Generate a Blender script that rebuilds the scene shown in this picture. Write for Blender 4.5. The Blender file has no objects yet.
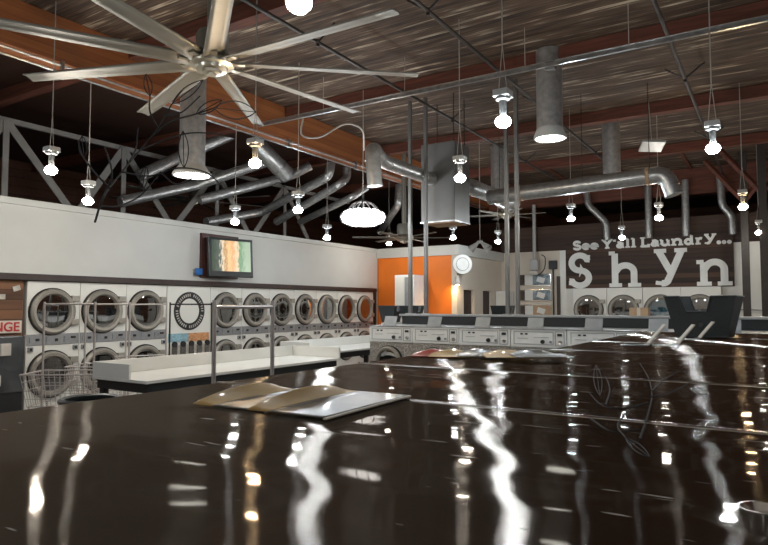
import bpy, bmesh, math, random
from math import sin, cos, pi, radians as R
from mathutils import Vector as V, Matrix
random.seed(7)
S = bpy.context.scene
C = S.collection

# ------------------------------------------------------------------ materials
MATS = {}
def _mat(name):
    m = bpy.data.materials.new(name); m.use_nodes = True
    nt = m.node_tree
    return m, nt, nt.nodes['Principled BSDF']
def mat(name, col, rough=0.5, metal=0.0, var=0.12, scale=6.0, bump=0.0, emit=None, es=0.0, stretch=(1,1,1), spec=None, coat=0.0, col2=None, detail=4):
    """principled with a procedural colour variation"""
    if name in MATS: return MATS[name]
    m, nt, b = _mat(name)
    tc = nt.nodes.new('ShaderNodeTexCoord'); mp = nt.nodes.new('ShaderNodeMapping')
    nz = nt.nodes.new('ShaderNodeTexNoise'); cr = nt.nodes.new('ShaderNodeValToRGB')
    nt.links.new(tc.outputs['Object'], mp.inputs['Vector']); mp.inputs['Scale'].default_value = stretch
    nt.links.new(mp.outputs[0], nz.inputs['Vector'])
    nz.inputs['Scale'].default_value = scale; nz.inputs['Detail'].default_value = detail
    c2 = col2 or tuple(min(1, c*(1+var)) for c in col)
    c1 = col if col2 else tuple(c*(1-var) for c in col)
    cr.color_ramp.elements[0].position = 0.35; cr.color_ramp.elements[1].position = 0.65
    cr.color_ramp.elements[0].color = (*c1, 1); cr.color_ramp.elements[1].color = (*c2, 1)
    nt.links.new(nz.outputs['Fac'], cr.inputs['Fac']); nt.links.new(cr.outputs['Color'], b.inputs['Base Color'])
    b.inputs['Roughness'].default_value = rough; b.inputs['Metallic'].default_value = metal
    if spec is not None: b.inputs['Specular IOR Level'].default_value = spec
    if coat: b.inputs['Coat Weight'].default_value = coat; b.inputs['Coat Roughness'].default_value = 0.05
    if bump:
        bp = nt.nodes.new('ShaderNodeBump'); bp.inputs['Strength'].default_value = bump; bp.inputs['Distance'].default_value = 0.02
        nt.links.new(nz.outputs['Fac'], bp.inputs['Height']); nt.links.new(bp.outputs[0], b.inputs['Normal'])
    if emit:
        b.inputs['Emission Color'].default_value = (*emit, 1); b.inputs['Emission Strength'].default_value = es
    MATS[name] = m
    return m

def mat_planks(name, c1, c2, pitch, axis='z', grain='y', rough=0.7, dark=0.25):
    """boards: per-board tint + grain + dark joint. axis = across the boards, grain = along them"""
    m, nt, b = _mat(name)
    N = nt.nodes.new; L = nt.links.new
    tc = N('ShaderNodeTexCoord'); sp = N('ShaderNodeSeparateXYZ'); L(tc.outputs['Object'], sp.inputs[0])
    dv = N('ShaderNodeMath'); dv.operation = 'DIVIDE'; dv.inputs[1].default_value = pitch
    L(sp.outputs['xyz'.index(axis)], dv.inputs[0])
    fl = N('ShaderNodeMath'); fl.operation = 'FLOOR'; L(dv.outputs[0], fl.inputs[0])
    fr = N('ShaderNodeMath'); fr.operation = 'FRACT'; L(dv.outputs[0], fr.inputs[0])
    wn = N('ShaderNodeTexWhiteNoise'); wn.noise_dimensions = '1D'; L(fl.outputs[0], wn.inputs['W'])
    mp = N('ShaderNodeMapping'); sc = [14, 14, 14]; sc['xyz'.index(grain)] = 0.8
    mp.inputs['Scale'].default_value = sc; L(tc.outputs['Object'], mp.inputs[0])
    nz = N('ShaderNodeTexNoise'); nz.inputs['Scale'].default_value = 1.0; nz.inputs['Detail'].default_value = 6; L(mp.outputs[0], nz.inputs['Vector'])
    ad = N('ShaderNodeMath'); ad.operation = 'MULTIPLY_ADD'; ad.inputs[1].default_value = 0.55
    sb = N('ShaderNodeMath'); sb.operation = 'MULTIPLY'; sb.inputs[1].default_value = 0.55
    L(nz.outputs['Fac'], sb.inputs[0]); L(wn.outputs['Value'], ad.inputs[0]); L(sb.outputs[0], ad.inputs[2])
    cr = N('ShaderNodeValToRGB'); cr.color_ramp.elements[0].position = 0.2; cr.color_ramp.elements[1].position = 0.75
    cr.color_ramp.elements[0].color = (*c1, 1); cr.color_ramp.elements[1].color = (*c2, 1); L(ad.outputs[0], cr.inputs[0])
    lt = N('ShaderNodeMath'); lt.operation = 'LESS_THAN'; lt.inputs[1].default_value = 0.06; L(fr.outputs[0], lt.inputs[0])
    mx = N('ShaderNodeMixRGB'); mx.blend_type = 'MULTIPLY'; mx.inputs[2].default_value = (dark, dark, dark, 1)
    L(lt.outputs[0], mx.inputs[0]); L(cr.outputs[0], mx.inputs[1]); L(mx.outputs[0], b.inputs['Base Color'])
    b.inputs['Roughness'].default_value = rough
    bp = N('ShaderNodeBump'); bp.inputs['Strength'].default_value = 0.3; bp.inputs['Distance'].default_value = 0.01
    L(nz.outputs['Fac'], bp.inputs['Height']); L(bp.outputs[0], b.inputs['Normal'])
    MATS[name] = m
    return m

def mat_deck():
    m, nt, b = _mat('weathered_deck')
    N = nt.nodes.new; L = nt.links.new
    tc = N('ShaderNodeTexCoord')
    def nz(sc, detail, seed):
        mp = N('ShaderNodeMapping'); mp.inputs['Scale'].default_value = sc; mp.inputs['Location'].default_value = (seed, seed*2, 0)
        L(tc.outputs['Object'], mp.inputs[0])
        n = N('ShaderNodeTexNoise'); n.inputs['Scale'].default_value = 1; n.inputs['Detail'].default_value = detail
        L(mp.outputs[0], n.inputs['Vector']); return n
    c = nz((2.0, 40, 1), 4, 9)
    sp = N('ShaderNodeSeparateXYZ'); L(tc.outputs['Object'], sp.inputs[0])
    wob = nz((0.35, 1.0, 1), 2, 5)
    yy = N('ShaderNodeMath'); yy.operation = 'MULTIPLY_ADD'; yy.inputs[1].default_value = 0.16; L(wob.outputs['Fac'], yy.inputs[0]); L(sp.outputs[1], yy.inputs[2])
    dv = N('ShaderNodeMath'); dv.operation = 'DIVIDE'; dv.inputs[1].default_value = 0.06; L(yy.outputs[0], dv.inputs[0])
    fl = N('ShaderNodeMath'); fl.operation = 'FLOOR'; L(dv.outputs[0], fl.inputs[0])
    fr = N('ShaderNodeMath'); fr.operation = 'FRACT'; L(dv.outputs[0], fr.inputs[0])
    i7 = N('ShaderNodeMath'); i7.operation = 'MULTIPLY'; i7.inputs[1].default_value = 7.31; L(fl.outputs[0], i7.inputs[0])
    x7 = N('ShaderNodeMath'); x7.operation = 'MULTIPLY'; x7.inputs[1].default_value = 0.9; L(sp.outputs[0], x7.inputs[0])
    cb = N('ShaderNodeCombineXYZ'); L(x7.outputs[0], cb.inputs[0]); L(i7.outputs[0], cb.inputs[1])
    a = N('ShaderNodeTexNoise'); a.inputs['Scale'].default_value = 1; a.inputs['Detail'].default_value = 3; L(cb.outputs[0], a.inputs['Vector'])
    h = N('ShaderNodeMath'); h.operation = 'MULTIPLY'; h.inputs[1].default_value = 0.35; L(c.outputs['Fac'], h.inputs[0])
    m0 = N('ShaderNodeMath'); m0.operation = 'MULTIPLY_ADD'; m0.inputs[1].default_value = 0.65; L(a.outputs['Fac'], m0.inputs[0]); L(h.outputs[0], m0.inputs[2])
    jt = N('ShaderNodeMath'); jt.operation = 'LESS_THAN'; jt.inputs[1].default_value = 0.14; L(fr.outputs[0], jt.inputs[0])
    mx = N('ShaderNodeMath'); mx.operation = 'MULTIPLY_ADD'; mx.inputs[1].default_value = -0.10; L(jt.outputs[0], mx.inputs[0]); L(m0.outputs[0], mx.inputs[2])
    cr = N('ShaderNodeValToRGB'); e = cr.color_ramp.elements
    e[0].position = 0.36; e[0].color = (0.02, 0.010, 0.006, 1)
    e[1].position = 0.66; e[1].color = (0.52, 0.43, 0.32, 1)
    k = e.new(0.48); k.color = (0.07, 0.04, 0.023, 1)
    k = e.new(0.56); k.color = (0.11, 0.07, 0.043, 1)
    L(mx.outputs[0], cr.inputs[0]); L(cr.outputs[0], b.inputs['Base Color'])
    b.inputs['Roughness'].default_value = 0.8
    bp = N('ShaderNodeBump'); bp.inputs['Strength'].default_value = 0.6; bp.inputs['Distance'].default_value = 0.02
    L(mx.outputs[0], bp.inputs['Height']); L(bp.outputs[0], b.inputs['Normal'])
    return m

def mat_sheet():
    """dark brown polished, scratched sheet: mirror + brushed anisotropic gloss over gentle waves"""
    m, nt, b = _mat('polished_brown_sheet')
    N = nt.nodes.new; L = nt.links.new
    out = nt.nodes['Material Output']; nt.nodes.remove(b)
    tc = N('ShaderNodeTexCoord')
    def noise(sc, detail, rot=0):
        mp = N('ShaderNodeMapping'); mp.inputs['Scale'].default_value = sc; mp.inputs['Rotation'].default_value = (0, 0, rot)
        L(tc.outputs['Object'], mp.inputs[0])
        n = N('ShaderNodeTexNoise'); n.inputs['Scale'].default_value = 1; n.inputs['Detail'].default_value = detail
        L(mp.outputs[0], n.inputs['Vector']); return n
    w1 = noise((1.7, 3.2, 1), 1.0)
    bp = N('ShaderNodeBump'); bp.inputs['Strength'].default_value = 1.0; bp.inputs['Distance'].default_value = WAVE
    L(w1.outputs['Fac'], bp.inputs['Height'])
    w2 = noise((5, 7, 1), 1)
    bp2 = N('ShaderNodeBump'); bp2.inputs['Strength'].default_value = 1.0; bp2.inputs['Distance'].default_value = WAVE*0.04
    L(w2.outputs['Fac'], bp2.inputs['Height']); L(bp.outputs[0], bp2.inputs['Normal'])
    gm = N('ShaderNodeMapping'); gm.inputs['Rotation'].default_value = (0, 0, R(-GRAIN)); L(tc.outputs['Object'], gm.inputs[0])
    gm2 = N('ShaderNodeMapping'); gm2.inputs['Scale'].default_value = (1.2, 170, 1); L(gm.outputs[0], gm2.inputs[0])
    gn = N('ShaderNodeTexNoise'); gn.inputs['Scale'].default_value = 1; gn.inputs['Detail'].default_value = 2; L(gm2.outputs[0], gn.inputs['Vector'])
    bp3 = N('ShaderNodeBump'); bp3.inputs['Strength'].default_value = 1.0; bp3.inputs['Distance'].default_value = 0.0006
    L(gn.outputs['Fac'], bp3.inputs['Height']); L(bp2.outputs[0], bp3.inputs['Normal'])
    # scratches
    sc = noise((7, 50, 1), 2, -0.8); sr = N('ShaderNodeValToRGB')
    sr.color_ramp.elements[0].position = 0.69; sr.color_ramp.elements[1].position = 0.74; L(sc.outputs['Fac'], sr.inputs[0])
    sm = noise((1.2, 1.7, 1), 4, 0.3); smr = N('ShaderNodeValToRGB')
    smr.color_ramp.elements[0].position = 0.4; smr.color_ramp.elements[1].position = 0.7; L(sm.outputs['Fac'], smr.inputs[0])
    g1 = N('ShaderNodeBsdfAnisotropic'); g1.inputs['Color'].default_value = (0.68, 0.63, 0.57, 1)
    g1.inputs['Roughness'].default_value = 0.25; L(bp3.outputs[0], g1.inputs['Normal'])
    g2 = N('ShaderNodeBsdfAnisotropic'); g2.inputs['Color'].default_value = (0.68, 0.63, 0.57, 1)
    g2.inputs['Roughness'].default_value = 0.40; g2.inputs['Anisotropy'].default_value = 0.97
    tg = N('ShaderNodeCombineXYZ'); tg.inputs[0].default_value = cos(R(GRAIN)); tg.inputs[1].default_value = sin(R(GRAIN))
    L(tg.outputs[0], g1.inputs['Tangent']); g1.inputs['Anisotropy'].default_value = 0.98
    L(tg.outputs[0], g2.inputs['Tangent']); L(bp2.outputs[0], g2.inputs['Normal'])
    mg = N('ShaderNodeMixShader'); mg.inputs[0].default_value = 0.3; L(g1.outputs[0], mg.inputs[1]); L(g2.outputs[0], mg.inputs[2])
    g3 = N('ShaderNodeBsdfAnisotropic'); g3.inputs['Color'].default_value = (0.68, 0.63, 0.57, 1); g3.inputs['Roughness'].default_value = 0.05
    L(bp2.outputs[0], g3.inputs['Normal']); mg0 = mg; mg = N('ShaderNodeMixShader'); mg.inputs[0].default_value = 0.07
    L(mg0.outputs[0], mg.inputs[1]); L(g3.outputs[0], mg.inputs[2])
    df = N('ShaderNodeBsdfDiffuse'); dc = N('ShaderNodeMixRGB'); dc.inputs[1].default_value = (0.018, 0.009, 0.005, 1)
    dc.inputs[2].default_value = (0.55, 0.50, 0.44, 1)
    L(sr.outputs[0], dc.inputs[0]); L(dc.outputs[0], df.inputs[0])
    fz = N('ShaderNodeLayerWeight'); fz.inputs['Blend'].default_value = 0.35
    fm = N('ShaderNodeMath'); fm.operation = 'MULTIPLY_ADD'; fm.inputs[1].default_value = 0.5; fm.inputs[2].default_value = 0.50
    L(fz.outputs['Fresnel'], fm.inputs[0])
    sc2 = N('ShaderNodeMath'); sc2.operation = 'MULTIPLY_ADD'; sc2.inputs[1].default_value = -0.35
    L(sr.outputs[0], sc2.inputs[0]); L(fm.outputs[0], sc2.inputs[2])
    ms = N('ShaderNodeMixShader'); L(sc2.outputs[0], ms.inputs[0]); L(df.outputs[0], ms.inputs[1]); L(mg.outputs[0], ms.inputs[2])
    L(ms.outputs[0], out.inputs['Surface'])
    return m

def mat_glass(name, tint=(0.03, 0.028, 0.025), refl=0.4):
    m, nt, b = _mat(name)
    N = nt.nodes.new; L = nt.links.new; out = nt.nodes['Material Output']; nt.nodes.remove(b)
    t = N('ShaderNodeBsdfTransparent'); t.inputs[0].default_value = (0.42, 0.42, 0.40, 1)
    g = N('ShaderNodeBsdfGlossy'); g.inputs['Roughness'].default_value = 0.03; g.inputs[0].default_value = (1, 1, 1, 1)
    nz = N('ShaderNodeTexNoise'); nz.inputs['Scale'].default_value = 3
    mr = N('ShaderNodeMapRange'); mr.inputs['To Min'].default_value = refl*0.8; mr.inputs['To Max'].default_value = refl*1.1
    L(nz.outputs['Fac'], mr.inputs[0])
    x = N('ShaderNodeMixShader'); L(mr.outputs[0], x.inputs[0]); L(t.outputs[0], x.inputs[1]); L(g.outputs[0], x.inputs[2]); L(x.outputs[0], out.inputs[0])
    return m

def mat_screen():
    m, nt, b = _mat('tv_picture')
    N = nt.nodes.new; L = nt.links.new
    tc = N('ShaderNodeTexCoord'); sp = N('ShaderNodeSeparateXYZ'); L(tc.outputs['Object'], sp.inputs[0])
    mr = N('ShaderNodeMapRange'); mr.inputs['From Min'].default_value = -0.42; mr.inputs['From Max'].default_value = 0.42
    nz = N('ShaderNodeTexNoise'); nz.inputs['Scale'].default_value = 9; nz.inputs['Detail'].default_value = 5
    a = N('ShaderNodeMath'); a.operation = 'MULTIPLY_ADD'; a.inputs[1].default_value = 0.25; L(nz.outputs['Fac'], a.inputs[0]); L(sp.outputs[0], a.inputs[2])
    mp = N('ShaderNodeMapping'); mp.inputs['Scale'].default_value = (4, 1, 1.2); L(tc.outputs['Object'], mp.inputs[0]); L(mp.outputs[0], nz.inputs['Vector'])
    L(a.outputs[0], mr.inputs[0])
    cr = N('ShaderNodeValToRGB'); e = cr.color_ramp.elements; cr.color_ramp.interpolation = 'LINEAR'
    e[0].position = 0.2; e[0].color = (0.05, 0.07, 0.05, 1); e[1].position = 1; e[1].color = (0.35, 0.45, 0.32, 1)
    for p, c in ((0.36, (0.10, 0.12, 0.10)), (0.42, (0.75, 0.62, 0.45)), (0.5, (0.45, 0.25, 0.1)), (0.58, (0.85, 0.55, 0.28)), (0.68, (0.7, 0.38, 0.18)), (0.78, (0.8, 0.62, 0.42)), (0.86, (0.15, 0.28, 0.16))):
        k = e.new(p); k.color = (*c, 1)
    L(mr.outputs[0], cr.inputs[0])
    L(cr.outputs[0], b.inputs['Emission Color']); b.inputs['Emission Strength'].default_value = 0.9
    b.inputs['Base Color'].default_value = (0.02, 0.02, 0.02, 1); b.inputs['Roughness'].default_value = 0.2
    return m

def mat_checker(name, c1, c2, scale):
    m, nt, b = _mat(name); N = nt.nodes.new; L = nt.links.new
    tc = N('ShaderNodeTexCoord'); mp = N('ShaderNodeMapping'); mp.inputs['Rotation'].default_value = (0, 0, 0)
    mp.inputs['Scale'].default_value = (1, 1, 1)
    ck = N('ShaderNodeTexVoronoi'); ck.inputs['Scale'].default_value = scale; L(tc.outputs['Object'], mp.inputs[0]); L(mp.outputs[0], ck.inputs['Vector'])
    cr = N('ShaderNodeValToRGB'); cr.color_ramp.elements[0].color = (*c1, 1); cr.color_ramp.elements[1].color = (*c2, 1)
    cr.color_ramp.elements[0].position = .2; cr.color_ramp.elements[1].position = .6
    L(ck.outputs['Distance'], cr.inputs[0]); L(cr.outputs[0], b.inputs['Base Color'])
    b.inputs['Metallic'].default_value = 0.5; b.inputs['Roughness'].default_value = 0.35
    bp = N('ShaderNodeBump'); bp.inputs['Strength'].default_value = .6; bp.inputs['Distance'].default_value = .01
    L(ck.outputs['Distance'], bp.inputs['Height']); L(bp.outputs[0], b.inputs['Normal'])
    return m

WAVE = 0.018; GRAIN = 32
M = dict(
 deck=mat_deck(), sheet=mat_sheet(), glass=mat_glass('door_glass'), screen=mat_screen(),
 planks=mat_planks('rough_plank_wall', (0.045, 0.018, 0.008), (0.22, 0.10, 0.045), 0.14, 'z', 'y'),
 sign_planks=mat_planks('sign_planks', (0.022, 0.012, 0.008), (0.085, 0.045, 0.028), 0.12, 'z', 'x'),
 glulam=mat_planks('glulam_wood', (0.20, 0.058, 0.018), (0.38, 0.135, 0.04), 0.10, 'z', 'y', 0.6, 0.6),
 joist=mat('joist_wood', (0.085, 0.026, 0.014), 0.75, col2=(0.15, 0.045, 0.024), stretch=(0.3, 4, 4)),
 darkwood=mat_planks('dark_roof_boards', (0.06, 0.022, 0.011), (0.16, 0.058, 0.026), 0.2, 'z', 'x'),
 roofdark=mat('dark_brown_roof', (0.03, 0.014, 0.008), 0.8, var=0.4, scale=2),  # very dark brown with uneven tone
 floor=mat('grey_concrete_floor', (0.22, 0.20, 0.18), 0.35, var=0.2, scale=2),
 white=mat('painted_white_wall', (0.60, 0.59, 0.55), 0.6, var=0.03, scale=1.5),
 cream=mat('cream_wall', (0.68, 0.60, 0.50), 0.6, var=0.03, scale=1.5),
 orange=mat('orange_wall_paint', (0.85, 0.20, 0.012), 0.55, var=0.06, scale=1.5),
 trimdark=mat('dark_brown_trim', (0.035, 0.018, 0.013), 0.5, var=0.2),
 appl=mat('white_enamel', (0.80, 0.78, 0.71), 0.28, var=0.03, scale=2),
 grille=mat('grey_control_plate', (0.33, 0.33, 0.33), 0.4, metal=0.5, var=0.08, scale=20),
 ring=mat('brushed_door_ring', (0.36, 0.33, 0.28), 0.42, metal=0.35, var=0.08, scale=30),
 gasket=mat('black_rubber', (0.015, 0.015, 0.016), 0.5, var=0.2),
 drum=mat('dark_drum', (0.022, 0.02, 0.017), 0.5, metal=0.2, var=0.4, scale=40),
 black=mat('black_plastic', (0.018, 0.021, 0.022), 0.38, var=0.1, scale=30),
 bin=mat('black_bin_plastic', (0.022, 0.028, 0.030), 0.42, var=0.15, scale=60, bump=0.05),
 panel=mat('light_grey_console', (0.80, 0.81, 0.79), 0.35, var=0.03, scale=8),
 paneld=mat('grey_console_marks', (0.28, 0.30, 0.31), 0.4, var=0.1),
 flap=mat('grey_lid_plastic', (0.30, 0.31, 0.31), 0.35, var=0.06, scale=10),
 body=mat_checker('diamond_plate_steel', (0.55, 0.52, 0.48), (0.28, 0.26, 0.23), 45),
 steel=mat('galvanised_steel', (0.42, 0.43, 0.43), 0.32, metal=0.9, var=0.2, scale=9),
 duct=mat('spiral_duct_steel', (0.46, 0.46, 0.45), 0.34, metal=0.75, var=0.15, scale=14, stretch=(1, 1, 1)),
 boxgrey=mat('grey_sheet_metal', (0.17, 0.17, 0.165), 0.45, metal=0.5, var=0.06, scale=3),
 chrome=mat('chrome', (0.72, 0.70, 0.68), 0.15, metal=1, var=0.04, scale=20),
 seam=mat('polished_seam_steel', (0.62, 0.60, 0.57), 0.2, metal=1, var=0.1, scale=15),
 fan=mat('fan_grey_metal', (0.24, 0.225, 0.19), 0.45, metal=0.35, var=0.05, scale=5),
 hub=mat('brushed_nickel_hub', (0.55, 0.50, 0.40), 0.3, metal=0.9, var=0.1),
 truss=mat('painted_truss_grey', (0.19, 0.18, 0.165), 0.55, var=0.1, scale=5),
 pipe=mat('black_iron_pipe', (0.03, 0.022, 0.018), 0.45, var=0.2),
 cord=mat('pale_cord', (0.36, 0.33, 0.29), 0.6, var=0.1),
 lampwhite=mat('white_porcelain', (0.42, 0.42, 0.40), 0.4, var=0.03),
 tablewhite=mat('white_laminate', (0.76, 0.76, 0.72), 0.35, var=0.03, scale=3),
 tan=mat('tan_coated_paper', (0.50, 0.31, 0.10), 0.55, var=0.12, scale=5, coat=0.2),
 greypaper=mat('grey_glossy_paper', (0.10, 0.09, 0.07), 0.32, var=0.25, scale=14, coat=0.12),
 redpaper=mat('red_glossy_paper', (0.42, 0.05, 0.03), 0.3, var=0.2, scale=8, coat=0.6),
 card=mat('cardboard', (0.50, 0.33, 0.20), 0.7, var=0.08),
 blue=mat('blue_plastic', (0.02, 0.14, 0.42), 0.4, var=0.1),
 blue_reflection=mat('painted_blue_reflection', (0.16, 0.60, 0.98), 0.8, var=0.25, scale=6),  # colour of a reflection painted behind one dryer's glass
 label_blue=mat('pale_blue_label', (0.28, 0.46, 0.52), 0.5, var=0.25, scale=30),
 label_orange=mat('orange_label', (0.62, 0.30, 0.13), 0.5, var=0.25, scale=30),
 signwhite=mat('sign_letter_paint', (0.86, 0.86, 0.82), 0.5, var=0.05, scale=5),
 zinc=mat('zinc_plated_tube', (0.55, 0.50, 0.47), 0.35, metal=0.45, var=0.06, scale=20),
 socket=mat('grey_lamp_socket', (0.07, 0.07, 0.068), 0.5, var=0.05),
 mount=mat('dark_red_board', (0.06, 0.018, 0.013), 0.5, var=0.2),
 red=mat('red_sign_paint', (0.50, 0.03, 0.03), 0.5, var=0.1),
 twig=mat('dark_twig_wire', (0.022, 0.019, 0.018), 0.85, var=0.3),
 post=mat('brown_black_post', (0.028, 0.02, 0.016), 0.5, var=0.2),
 machine=mat('scuffed_steel_front', (0.20, 0.21, 0.22), 0.25, metal=0.85, var=0.3, scale=4),
 mirrorblue=mat('blue_grey_picture', (0.20, 0.26, 0.30), 0.2, var=0.35, scale=9),
 picdark=mat('brown_picture', (0.07, 0.05, 0.04), 0.25, var=0.3, scale=8),
 ash=mat('grey_tag', (0.50, 0.46, 0.40), 0.5, var=0.2),
)
def glow(name, col, s):
    return mat(name, (0.8, 0.8, 0.8), 0.4, emit=col, es=s)
COOL = (0.86, 0.94, 1.0); NEU = (1.0, 0.95, 0.86); WARM = (1.0, 0.72, 0.42)
M['bulb_cool'] = glow('bulb_cool', COOL, 190)
M['bulb_neutral'] = glow('bulb_neutral', NEU, 190)
M['bulb_warm'] = glow('bulb_warm', WARM, 190)
M['lens'] = glow('downlight_lens', (0.93, 0.97, 0.93), 12)
M['chand'] = glow('chandelier_glass', (0.97, 0.98, 1.0), 14)

# ------------------------------------------------------------------ mesh helpers
class B:
    def __init__(s): s.bm = bmesh.new()
    def _add(s, bm2, mtx=None):
        me = bpy.data.meshes.new('t'); bm2.to_mesh(me); bm2.free()
        if mtx is not None: me.transform(mtx)
        s.bm.from_mesh(me); bpy.data.meshes.remove(me)
    def box(s, c, size, rot=(0, 0, 0), bevel=0.0):
        b = bmesh.new(); bmesh.ops.create_cube(b, size=1)
        for v in b.verts: v.co = V((v.co.x*size[0], v.co.y*size[1], v.co.z*size[2]))
        if bevel: bmesh.ops.bevel(b, geom=b.edges[:], offset=bevel, segments=2, affect='EDGES', profile=0.5)
        from mathutils import Euler
        s._add(b, Matrix.Translation(V(c)) @ Euler(rot).to_matrix().to_4x4()); return s
    def bb(s, lo, hi, bevel=0.0):
        return s.box([(a+b)/2 for a, b in zip(lo, hi)], [abs(b-a) for a, b in zip(lo, hi)], bevel=bevel)
    def cyl(s, p0, p1, r, r2=None, seg=16, caps=True):
        p0 = V(p0); p1 = V(p1); d = p1-p0
        b = bmesh.new(); bmesh.ops.create_cone(b, cap_ends=caps, segments=seg, radius1=r, radius2=r if r2 is None else r2, depth=d.length)
        q = V((0, 0, 1)).rotation_difference(d.normalized()).to_matrix().to_4x4()
        s._add(b, Matrix.Translation((p0+p1)/2) @ q); return s
    def lathe(s, prof, c=(0, 0, 0), axis=(0, 0, 1), seg=24):
        b = bmesh.new(); rings = []
        for r, z in prof:
            rings.append([b.verts.new((max(r, 1e-5)*cos(2*pi*i/seg), max(r, 1e-5)*sin(2*pi*i/seg), z)) for i in range(seg)])
        for a, c2 in zip(rings, rings[1:]):
            for i in range(seg): b.faces.new((a[i], a[(i+1) % seg], c2[(i+1) % seg], c2[i]))
        bmesh.ops.remove_doubles(b, verts=b.verts[:], dist=2e-5)
        bmesh.ops.recalc_face_normals(b, faces=b.faces[:])
        q = V((0, 0, 1)).rotation_difference(V(axis).normalized()).to_matrix().to_4x4()
        s._add(b, Matrix.Translation(V(c)) @ q); return s
    def tube(s, pts, r, seg=8, closed=False):
        pts = [V(p) for p in pts]; n = len(pts); b = bmesh.new(); rings = []
        up = None
        for i, p in enumerate(pts):
            if closed: t = (pts[(i+1) % n]-pts[i-1]).normalized()
            else: t = (pts[min(i+1, n-1)]-pts[max(i-1, 0)]).normalized()
            if up is None: up = t.orthogonal().normalized()
            up = (up - t*up.dot(t))
            up = up.normalized() if up.length > 1e-6 else t.orthogonal().normalized()
            w = t.cross(up); rr = r[i] if isinstance(r, (list, tuple)) else r
            rings.append([b.verts.new(p + (up*cos(2*pi*k/seg) + w*sin(2*pi*k/seg))*rr) for k in range(seg)])
        pairs = list(zip(rings, rings[1:])) + ([(rings[-1], rings[0])] if closed else [])
        for a, c2 in pairs:
            for k in range(seg): b.faces.new((a[k], a[(k+1) % seg], c2[(k+1) % seg], c2[k]))
        if not closed: b.faces.new(rings[0][::-1]); b.faces.new(rings[-1])
        bmesh.ops.recalc_face_normals(b, faces=b.faces[:])
        s._add(b); return s
    def quad(s, pts):
        vs = [s.bm.verts.new(p) for p in pts]; s.bm.faces.new(vs); return s
    def build(s, name, m, parent=None, smooth=False, loc=None):
        me = bpy.data.meshes.new(name)
        s.bm.to_mesh(me); s.bm.free()
        me.materials.append(M[m] if isinstance(m, str) else m)
        if smooth:
            for p in me.polygons: p.use_smooth = True
            try: me.set_sharp_from_angle(angle=R(35))
            except Exception: pass
        o = bpy.data.objects.new(name, me); C.objects.link(o)
        if parent: o.parent = parent
        if loc: o.location = loc
        return o
def tag(o, label, cat, group=None):
    o['label'] = label; o['category'] = cat
    if group: o['group'] = group
    return o
def thing(name, label, cat, loc=(0, 0, 0), rz=0.0, group=None):
    o = bpy.data.objects.new(name, None); C.objects.link(o); o.location = loc; o.rotation_euler = (0, 0, rz)
    o.empty_display_size = 0.1
    return tag(o, label, cat, group)
def struct(name, b, m): o = b.build(name, m); o['kind'] = 'structure'; return o
def kids(o): return [c for c in list(C.objects) if c.parent == o]
def dup(root, loc=None, rz=None, label=None, group=None):
    cp = root.copy(); C.objects.link(cp)
    for ch in KIDS(root):
        c = ch.copy(); C.objects.link(c); c.parent = cp
        for g in KIDS(ch):
            d = g.copy(); C.objects.link(d); d.parent = c
    if loc is not None: cp.location = loc
    if rz is not None: cp.rotation_euler = (0, 0, rz)
    if label: cp['label'] = label
    if group: cp['group'] = group
    return cp
def KIDS(o): return list(o.children)
def smoothpath(pts, n=6):
    """catmull-rom"""
    P = [V(p) for p in pts]; P = [P[0]*2-P[1]] + P + [P[-1]*2-P[-2]]; out = []
    for i in range(1, len(P)-2):
        a, b, c, d = P[i-1:i+3]
        for k in range(n):
            t = k/n; out.append(0.5*((2*b)+(c-a)*t+(2*a-5*b+4*c-d)*t*t+(3*b-a-3*c+d)*t**3))
    out.append(P[-2]); return out

# ------------------------------------------------------------------ camera
EYE = 1.6; TH = R(32.2)
cam = bpy.data.cameras.new('camera'); co = bpy.data.objects.new('camera', cam); C.objects.link(co)
cam.sensor_width = 36; cam.lens = 620/768*36; cam.clip_start = 0.02; cam.clip_end = 100
co.location = (0, 0, EYE); co.rotation_euler = (R(90+3.04), 0, TH); S.camera = co
def P(px, py, z=None, zc=None, X=None, Y=None):
    """picture position -> world point, given one known world quantity"""
    p = R(3.04); u = (px-384)/620; v = (272.5-py)/620
    d = V((u, cos(p)-v*sin(p), sin(p)+v*cos(p)))      # right, forward, up
    w = V((d.x*cos(TH)-d.y*sin(TH), d.x*sin(TH)+d.y*cos(TH), d.z))
    if z is not None: s = (z-EYE)/w.z
    elif zc is not None: s = zc/d.y
    elif X is not None: s = X/w.x
    else: s = Y/w.y
    return V((w.x*s, w.y*s, EYE+w.z*s))

# ------------------------------------------------------------------ room shell
x0, x1, y0, y1 = -15.0, 4.5, -3.5, 24.0
struct('floor', B().bb((x0, y0, -0.1), (x1, y1, 0)), 'floor')
struct('ceiling', B().bb((-7.17, y0, 5.0), (x1, y1, 5.1)), 'deck')
struct('ceiling_plenum', B().bb((x0, y0, 5.0), (-7.17, y1, 5.1)), 'darkwood')
struct('wall_left', B().bb((x0-0.2, y0, 0), (x0, y1, 5.1)), 'darkwood')
struct('wall_right', B().bb((x1, y0, 0), (x1+0.2, y1, 5.1)), 'darkwood')
struct('wall_back', B().bb((x0, y1, 0), (x1, y1+0.2, 5.1)), 'darkwood')
struct('wall_front', B().bb((x0, y0-0.2, 0), (x1, y0, 5.1)), 'cream')
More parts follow.
